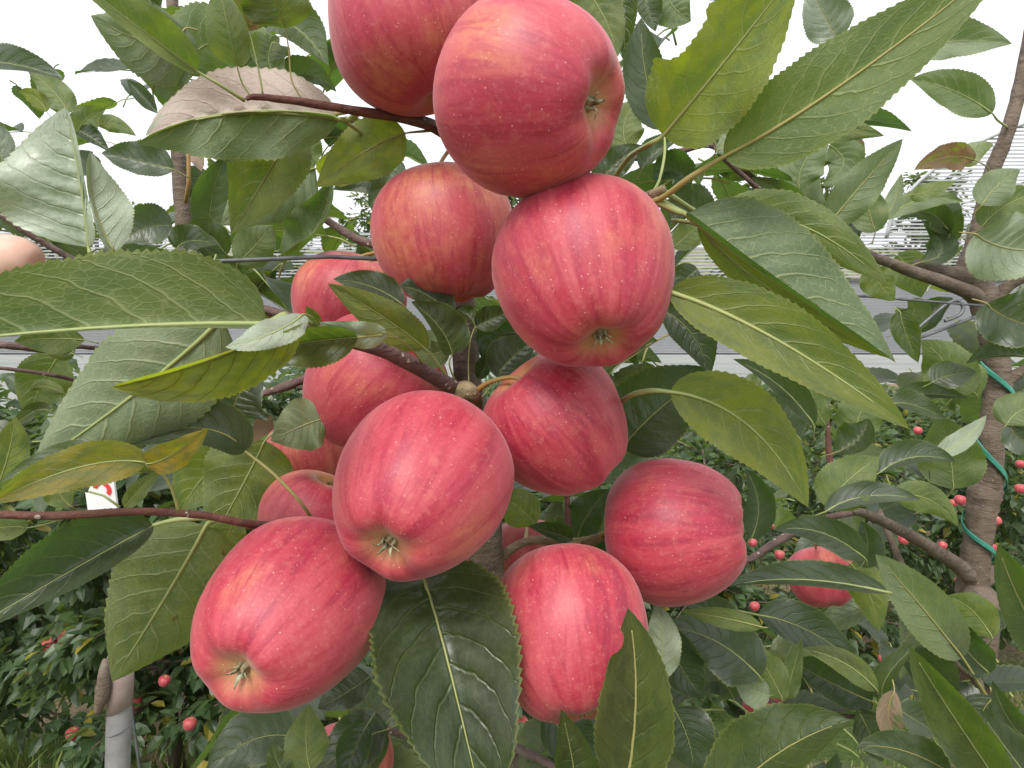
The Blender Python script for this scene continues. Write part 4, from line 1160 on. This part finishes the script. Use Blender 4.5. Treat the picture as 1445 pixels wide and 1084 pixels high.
# ------------------------------------------------------------------ apples
def apple_mesh(R, ln=0.92, taper=0.10, lobes=0.022, seed=0.0, nth=40, nph=56, squash=0.0):
    V, F = [], []
    dip_t, dip_b = 0.30, 0.27
    for i in range(nth + 1):
        th = math.pi * i / nth
        for j in range(nph):
            ph = 2 * math.pi * j / nph
            rho = max(math.sin(th), 0.0) ** 0.80 * (1 + taper * math.cos(th) + 0.02 * math.sin(2 * th))
            z = ln * math.cos(th)
            z -= dip_t * math.exp(-(rho / 0.23) ** 2) * (1 if th < 1.57 else 0)
            if th > 1.57:
                z += dip_b * math.exp(-(rho / 0.29) ** 2)
                fade = math.exp(-((rho - 0.42) / 0.26) ** 2)
                z -= lobes * fade * math.cos(5 * ph + seed)
                rho *= 1 + lobes * 0.4 * math.cos(5 * ph + seed) * sstep(2.0, 2.8, th)
            v = Vector((rho * math.cos(ph), rho * math.sin(ph), z))
            k = 1 + 0.035 * mnoise.noise(v * 0.9 + Vector((seed, seed * 2, 0))) + 0.012 * mnoise.noise(v * 2.3 + Vector((0, seed, 3)))
            k *= 1 + squash * math.cos(2 * ph)
            V.append(Vector((v.x * k, v.y * k, v.z * (2 - k) if False else v.z)) * R)
    top = V[0].copy()
    for i in range(nth):
        for j in range(nph):
            j2 = (j + 1) % nph
            F.append((i * nph + j, (i + 1) * nph + j, (i + 1) * nph + j2, i * nph + j2))
    return V, F, R * (ln - dip_t), -R * (ln - dip_b)


def apple(px, py, d, rpx, axis, label, ln=0.95, taper=0.10, orange=0.3, dark=0.0, stem=None, seed=None, group=None, spin=0.0, lobes=0.022, calyx=True, streak=0.2):
    """axis : direction from the stem to the calyx in viewer terms (right, up, towards viewer)"""
    seed = random.uniform(0, 50) if seed is None else seed
    pos = P(px, py, d)
    R = rpx * d / FPX
    vw = (CAM - pos).normalized()
    rx = (RIGHT - vw * RIGHT.dot(vw)).normalized()
    ax = (rx * axis[0] + vw.cross(rx) * axis[1] + vw * axis[2]).normalized()
    V, F, zt, zb = apple_mesh(R, ln, taper, lobes, seed)
    o = mesh_obj('apple', V, F, M_APPLE, None, pos)
    q = (-ax).to_track_quat('Z', 'Y')
    o.rotation_mode = 'QUATERNION'
    o.rotation_quaternion = q @ Matrix.Rotation(spin, 3, 'Z').to_quaternion()
    o.color = (orange, dark, streak, 1)
    tag(o, label, 'apple', group)
    inv = o.rotation_quaternion.inverted()
    # stem to its spur
    s0 = Vector((0, 0, zt - 0.002))
    if stem:
        s2 = inv @ (P(*stem) - pos)
    else:
        s2 = Vector((R * 0.15, R * 0.1, zt + R * 0.75))
    s1 = Vector((0, 0, zt + R * 0.22))
    pts = [(s0, 0.0013), (s1, 0.0012), (s1.lerp(s2, 0.5) + Vector((0, 0, R * 0.08)), 0.0012), (s2, 0.0019)]
    ip = catmull([(*a, r) for a, r in pts], 6)
    tv, tf = tube_data([Vector(a[:3]) for a in ip], [a[3] for a in ip], 8)
    mesh_obj('stem', tv, tf, M_STEM, o)
    if calyx:
        CV, CF = [], []
        for k in range(5):
            an = k * 1.2566 + seed
            e = Vector((math.cos(an), math.sin(an), 0))
            s = Vector((-math.sin(an), math.cos(an), 0))
            sr = R * random.uniform(0.6, 0.98)
            b = len(CV)
            prof = [(0.05, 0.0, 0.055), (0.075, -0.05, 0.05), (0.06, -0.12, 0.03), (0.10 + random.uniform(-0.05, 0.05), -0.17, 0.014), (0.15 + random.uniform(-0.06, 0.05), -0.19, 0.003)]
            for (rr, hh, ww) in prof:
                c = e * rr * sr + Vector((0, 0, zb + 0.012 * R + hh * sr))
                CV += [c - s * ww * sr, c + s * ww * sr, c + e * 0.02 * R]
            for r_ in range(len(prof) - 1):
                a0 = b + r_ * 3
                CF += [(a0, a0 + 2, a0 + 5, a0 + 3), (a0 + 2, a0 + 1, a0 + 4, a0 + 5), (a0 + 1, a0, a0 + 3, a0 + 4)]
        mesh_obj('calyx', CV, CF, M_CALYX, o)
    return o


apple(588, 22, 0.325, 128, (-0.30, 0.85, -0.38), 'apple at the top of the cluster cut by a twig, stem hollow showing', 0.98, 0.12, 0.45, stem=(618, 186, 0.37), spin=1.0)
apple(750, 139, 0.265, 134, (0.80, -0.06, 0.52), 'large pink-red apple turned sideways, its deep calyx hollow beside the leaf stalks', 0.93, 0.05, 0.40, stem=(660, 215, 0.42), spin=0.4)
apple(627, 335, 0.365, 100, (0.1, -0.95, 0.20), 'orange-red speckled apple between the sideways apple and the trellis wire end', 0.98, 0.06, 0.75, stem=(645, 205, 0.42))
apple(826, 391, 0.285, 127, (0.22, -0.74, 0.60), 'smooth pink apple with yellow calyx end resting on a striped apple', 1.02, 0.10, 0.35, stem=(838, 281, 0.345), spin=0.9)
apple(492, 432, 0.465, 78, (-0.2, -0.9, -0.2), 'half hidden pale red apple crossed by the trellis wire', 0.96, 0.08, 0.55, stem=(560, 360, 0.47))
apple(527, 545, 0.385, 98, (-0.55, -0.70, -0.3), 'red apple crossed by the grey-brown lenticelled branch', 0.98, 0.10, 0.15, stem=(640, 552, 0.37))
apple(594, 688, 0.285, 122, (-0.36, -0.64, 0.66), 'long red apple in the middle, calyx with a yellow sepal tip showing', 1.10, 0.13, 0.12, stem=(650, 556, 0.355), spin=0.5)
apple(788, 602, 0.335, 100, (0.60, -0.70, -0.25), 'striped apple leaning from an orange stem under the smooth pink apple', 1.00, 0.14, 0.30, stem=(668, 556, 0.352), spin=2.0, streak=0.7)
apple(409, 866, 0.285, 121, (-0.44, -0.58, 0.68), 'long red apple with open greenish calyx hanging below the thin reddish twig', 1.16, 0.12, 0.30, stem=(490, 738, 0.37), spin=1.3, streak=0.5)
apple(440, 738, 0.385, 74, (-0.3, -0.8, -0.3), 'shaded striped apple peeping between the two long apples and a leaf stalk', 0.95, 0.08, 0.5, stem=(505, 740, 0.38))
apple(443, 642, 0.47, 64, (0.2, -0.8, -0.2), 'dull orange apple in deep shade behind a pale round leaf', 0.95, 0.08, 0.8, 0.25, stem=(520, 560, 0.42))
apple(954, 748, 0.355, 102, (0.95, 0.02, 0.08), 'dark red striped apple lying sideways on its spur, calyx end outward', 0.98, 0.07, 0.02, stem=(850, 758, 0.385), spin=0.3, streak=0.65)
apple(803, 893, 0.315, 111, (0.12, -0.93, 0.22), 'deep red streaked apple partly covered by an upright serrated leaf', 1.08, 0.06, 0.05, stem=(818, 768, 0.40), spin=0.2, streak=0.65)
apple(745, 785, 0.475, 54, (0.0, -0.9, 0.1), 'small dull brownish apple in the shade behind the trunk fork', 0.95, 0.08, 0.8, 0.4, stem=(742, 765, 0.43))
apple(1160, 815, 0.74, 46, (0.1, -0.95, 0.15), 'single red apple on the neighbouring tree, half covered by a long dark leaf', 0.92, 0.06, 0.15, stem=(1160, 742, 0.55))
apple(1085, 998, 0.56, 34, (0.1, -0.9, 0.1), 'red apple tucked under a small tan leaf above a broad green leaf', 0.92, 0.06, 0.1, stem=(1090, 985, 0.50))
apple(492, 1082, 0.44, 62, (0.1, -0.95, 0.1), 'orange-red apple hidden behind dark leaves below the long apples', 0.95, 0.08, 0.5, stem=(540, 1035, 0.405))
apple(655, 812, 0.50, 46, (0.1, -0.95, 0.1), 'sliver of a red apple squeezed between the trunk and the middle apple', 0.95, 0.08, 0.2, stem=(675, 760, 0.43))

# low-detail apples hanging in the far rows
FV, FF, _, _ = apple_mesh(0.036, 0.93, 0.08, 0.02, 1.0, 12, 16)
FARME = bpy.data.meshes.new('far_apple')
FARME.from_pydata([tuple(v) for v in FV], [], FF)
FARME.polygons.foreach_set('use_smooth', [True] * len(FARME.polygons))
FARME.materials.append(M_APPLE)
far_px = [(95, 901, 2.5), (72, 909, 2.55), (232, 961, 2.5), (190, 992, 2.6), (268, 1022, 2.4), (103, 1036, 2.7), (133, 873, 2.9), (245, 925, 3.0), (1065, 856, 3.4), (1117, 857, 2.7), (1093, 742, 3.6), (1100, 783, 3.4), (1213, 766, 3.0),
          (1295, 608, 4.6), (1151, 566, 4.6), (1156, 580, 4.7), (1275, 762, 3.2), (1345, 710, 3.4), (1408, 705, 3.6), (1440, 655, 4.0), (1405, 735, 3.3), (1400, 773, 3.1), (1355, 820, 3.0), (1062, 766, 3.6), (1012, 690, 4.0), (1440, 690, 4.0),
          (1330, 770, 3.3), (1355, 706, 3.5), (1228, 802, 2.9), (735, 1022, 2.5), (728, 1040, 2.4), (1245, 930, 2.6)]
for (x, y, d) in far_px:
    o = bpy.data.objects.new('far_apple', FARME)
    C.objects.link(o)
    o.location = P(x, y, d + random.uniform(0.05, 0.3) if x < 900 else random.uniform(3.65, 3.95))
    o.scale = [random.uniform(0.62, 0.92)] * 3
    o.rotation_euler = (random.uniform(-0.4, 0.4), random.uniform(-0.4, 0.4), random.uniform(0, 6))
    o.color = (random.uniform(0, 0.4), random.uniform(0, 0.5), 0, 1)
    o.name = 'apple'
    tag(o, 'tiny red apple hanging among the leaves of the rows down the slope', 'apple', 'apples on the far orchard rows')

# ------------------------------------------------------------------ trellis wire, clip, tape, post, sign, hand
M_WIRE = plain('galvanised_wire', (0.10, 0.105, 0.11), (0.19, 0.195, 0.20), 60.0, 0.5, 0.4, metal=0.5)
M_TAPE = plain('green_tape', (0.02, 0.16, 0.11), (0.05, 0.27, 0.19), 40.0, 0.4, 0.5)
wa, wb = P(300, 366, 0.385), P(1392, 432, 0.735)
wdv = (wb - wa)
pw = [(P(-300, 374, 0.385), 0.00125), (P(300, 369, 0.395), 0.00125), (P(660, 372, 0.405), 0.00125), (wb, 0.00125), (wb + wdv * 0.8, 0.00125)]
tag(tube('trellis_wire', pw, M_WIRE, None, seg=8, n=3), 'thin grey wire stretched straight past the apples to the crooked trunk', 'wire')
clip = [(1395, 432, 0.722, 5), (1350, 426, 0.712, 5), (1352, 432, 0.708, 5.5), (1358, 440, 0.706, 5.5), (1352, 448, 0.705, 5.5), (1333, 452, 0.705, 5)]
V1 = [(1333, 453, 0.705, 5), (1352, 446, 0.705, 5), (1359, 436, 0.706, 5), (1353, 425, 0.707, 5), (1338, 428, 0.708, 5), (1312, 449, 0.708, 4.5), (1286, 473, 0.708, 4.5), (1292, 478, 0.710, 4.5), (1330, 465, 0.718, 4.5), (1388, 442, 0.735, 4.5)]
tag(px_tube('wire_clip', V1, M_WIRE, None, seg=8, n=6), 'bent wire hook clipped over the trellis wire beside the crooked trunk', 'hook')


def build_tape():
    """one thin tape wound down the crooked trunk"""
    cen = [(500, 1403, 0.752, 36), (560, 1407, 0.76, 38), (620, 1399, 0.76, 35), (685, 1392, 0.77, 41), (745, 1382, 0.77, 37), (800, 1375, 0.776, 41)]
    ky = [(512, 0.0), (580, 1.0), (622, 2.0), (694, 3.0), (745, 4.0), (790, 5.0)]
    V, F = [], []
    n = 130
    pts = []
    for i in range(n):
        y = 512 + (790 - 512) * i / (n - 1)
        for k in range(len(ky) - 1):
            if ky[k][0] <= y <= ky[k + 1][0]:
                ph = math.pi * (ky[k][1] + (y - ky[k][0]) / (ky[k + 1][0] - ky[k][0]))
        for k in range(len(cen) - 1):
            if cen[k][0] <= y <= cen[k + 1][0]:
                t = (y - cen[k][0]) / (cen[k + 1][0] - cen[k][0])
                x, d, wd = [cen[k][j] * (1 - t) + cen[k + 1][j] * t for j in (1, 2, 3)]
        rr_ = (wd * 0.54) * d / FPX + 0.0012
        nrm = -RIGHT * math.cos(ph) - FWD * math.sin(ph)
        pts.append((P(x, y, d) + nrm * rr_, nrm))
    for i, (p, nrm) in enumerate(pts):
        td = (pts[min(i + 1, n - 1)][0] - pts[max(i - 1, 0)][0]).normalized()
        sd = td.cross(nrm).normalized()
        for a, b in ((-1, 0), (-0.5, 0.0007), (0.0, 0.0002), (0.5, 0.0007), (1, 0), (0.0, -0.0006)):
            V.append(p + sd * 0.0029 * a + nrm * b)
    for i in range(n - 1):
        for k in range(6):
            k2 = (k + 1) % 6
            F.append((i * 6 + k, i * 6 + k2, (i + 1) * 6 + k2, (i + 1) * 6 + k))
    tag(mesh_obj('tie_tape', V, F, M_TAPE), 'thin green plastic tape wound spirally down the crooked trunk', 'tape')


build_tape()

# short wrapped post
pt, pl = P(171, 905, 1.30), P(166, 1084, 1.30)
gz = ground_z(pl.x, pl.y)
pb = pt + (pl - pt) * ((pt.z - gz) / (pt.z - pl.z))
gz = ground_z(pb.x, pb.y)
post = empty('stake', (pb.x, pb.y, gz), 'short pale grey stake with a pinkish wrap and a wire tied round it', 'stake')
M_PVC = plain('pale_grey_post', (0.15, 0.145, 0.14), (0.23, 0.225, 0.215), 18.0, 0.6, 0.3, bump=0.15)
M_WRAP = plain('pink_wrap', (0.22, 0.165, 0.145), (0.29, 0.225, 0.20), 25.0, 0.5, 0.4)
tube('shaft', [(pb + (pb - pt) * 0.15, 0.022), (pb.lerp(pt, 0.5), 0.022), (pt, 0.022)], M_PVC, post, seg=16, n=4, knob=0.05)
wz = [P(171, 925, 1.30), P(170, 965, 1.30), P(168.5, 1000, 1.30)]
wv, wf = tube_data([q - wz[0] for q in wz], [0.0238, 0.0238, 0.0243], 16, 0.06)
for i in range(32, 48):
    wv[i] = wv[i] + Vector((0, 0, (wv[i].x) * 0.45))
mesh_obj('wrap', wv, wf, M_WRAP, post, wz[0] - post.location)
rr = []
for i in range(28):
    a = i / 27 * 6.4
    rr.append((P(168, 1027, 1.30) + Vector((math.cos(a) * 0.0232, math.sin(a) * 0.0232, 0.010 * math.cos(a))), 0.0012))
tube('tie_wire', rr, M_STEELD, post, seg=6, n=1)
tube('bark_strip', [(P(150, 930, 1.27), 0.006), (P(148, 950, 1.268), 0.011), (P(144, 980, 1.268), 0.012), (P(138, 1006, 1.272), 0.007)], M_BARK, post, seg=8, n=4, knob=0.3)

# white sign with a red mark
sp = P(141, 692, 1.9)
sign = empty('sign', (sp.x, sp.y, ground_z(sp.x, sp.y)), 'small white board with a red curved mark standing among the leaves', 'sign')
M_WHITE = plain('white_board', (0.70, 0.70, 0.70), (0.80, 0.80, 0.80), 6.0, 0.5)
M_RED = plain('red_paint', (0.55, 0.03, 0.03), (0.65, 0.05, 0.04), 20.0, 0.5)
hz = sp.z - sign.location.z
boxes('board', [(-0.04, 0.045, -0.004, 0.004, hz - 0.09, hz + 0.06)], M_WHITE, sign)
boxes('leg', [(-0.003, 0.003, 0.006, 0.012, -0.1, hz + 0.05)], M_STEELD, sign)
MV, MF = [], []
for a0, a1, in ((1.75, 2.9), (-0.75, 1.35)):
    b = len(MV)
    for i in range(11):
        a = a0 + (a1 - a0) * i / 10
        for r_ in (0.014, 0.026):
            MV.append((0.010 + r_ * math.cos(a), -0.0065, hz + 0.004 + r_ * math.sin(a)))
    MF += [(b + 2 * i, b + 2 * i + 1, b + 2 * i + 3, b + 2 * i + 2) for i in range(10)]
mesh_obj('painted_mark', MV, MF, M_RED, sign, smooth=False)


def build_hand():
    g = G('skin')
    co = g.coord('Object')
    nz = g.noise(co, 90.0, 4.0)
    col = g.mix(g.step(nz, 0.3, 0.7), (0.56, 0.33, 0.25), (0.64, 0.41, 0.32))
    m = g.done(g.pbr(col, 0.5, g.bump(nz, 0.2, 0.0006), 0.4, **{'Subsurface Weight': 0.0}))
    D = 0.335
    k = D / FPX
    E = []

    def q(px, py, d):
        return P(px, py, d)
    me = bpy.data.meshes.new('person')
    wrist, elbow = q(-330, 430, 0.36), q(-900, 760, 0.30)
    palm, kn = q(-240, 410, 0.35), q(-170, 395, 0.345)
    vs, rs, es = [], [], []

    def add(p, r, par=None):
        vs.append(p)
        rs.append(r)
        if par is not None:
            es.append((par, len(vs) - 1))
        return len(vs) - 1
    iw = add(wrist, 0.024)
    ie = add(wrist.lerp(elbow, 0.5), 0.034, iw)
    add(elbow, 0.040, ie)
    ip = add(palm, 0.026, iw)
    for (pts, r) in (([(-150, 376, 0.345), (-85, 360, 0.340), (-20, 368, 0.338), (8, 366, 0.338), (32, 367, 0.338), (47, 369, 0.338), (55, 371, 0.338)], 0.0140),
                     ([(-150, 405, 0.335), (-80, 412, 0.33), (-40, 425, 0.34), (-20, 440, 0.35)], 0.009),
                     ([(-155, 430, 0.335), (-95, 450, 0.33), (-60, 466, 0.34), (-45, 478, 0.35)], 0.0085),
                     ([(-165, 452, 0.335), (-120, 478, 0.33), (-95, 492, 0.34)], 0.0075),
                     ([(-230, 352, 0.335), (-185, 318, 0.325), (-140, 312, 0.32), (-115, 316, 0.32)], 0.0095)):
        pa = ip
        for i, t in enumerate(pts):
            k_ = (1.1, 1.0, 1.0, 1.0, 0.92, 0.68, 0.36)[i] if len(pts) > 5 else (1.25 if i == 0 else 1 - 0.06 * i)
            pa = add(q(*t), r * k_, pa)
    me.from_pydata([tuple(v - wrist) for v in vs], es, [])
    o = bpy.data.objects.new('person', me)
    C.objects.link(o)
    o.location = wrist
    md = o.modifiers.new('skin', 'SKIN')
    for i, sv in enumerate(me.skin_vertices[0].data):
        sv.radius = (rs[i], rs[i])
        sv.use_root = (i == 0)
    sb = o.modifiers.new('sub', 'SUBSURF')
    sb.levels = sb.render_levels = 3
    md.use_smooth_shade = True
    me.materials.append(m)
    tag(o, 'fingertip of a person reaching in behind the large bright green leaf', 'person')


build_hand()
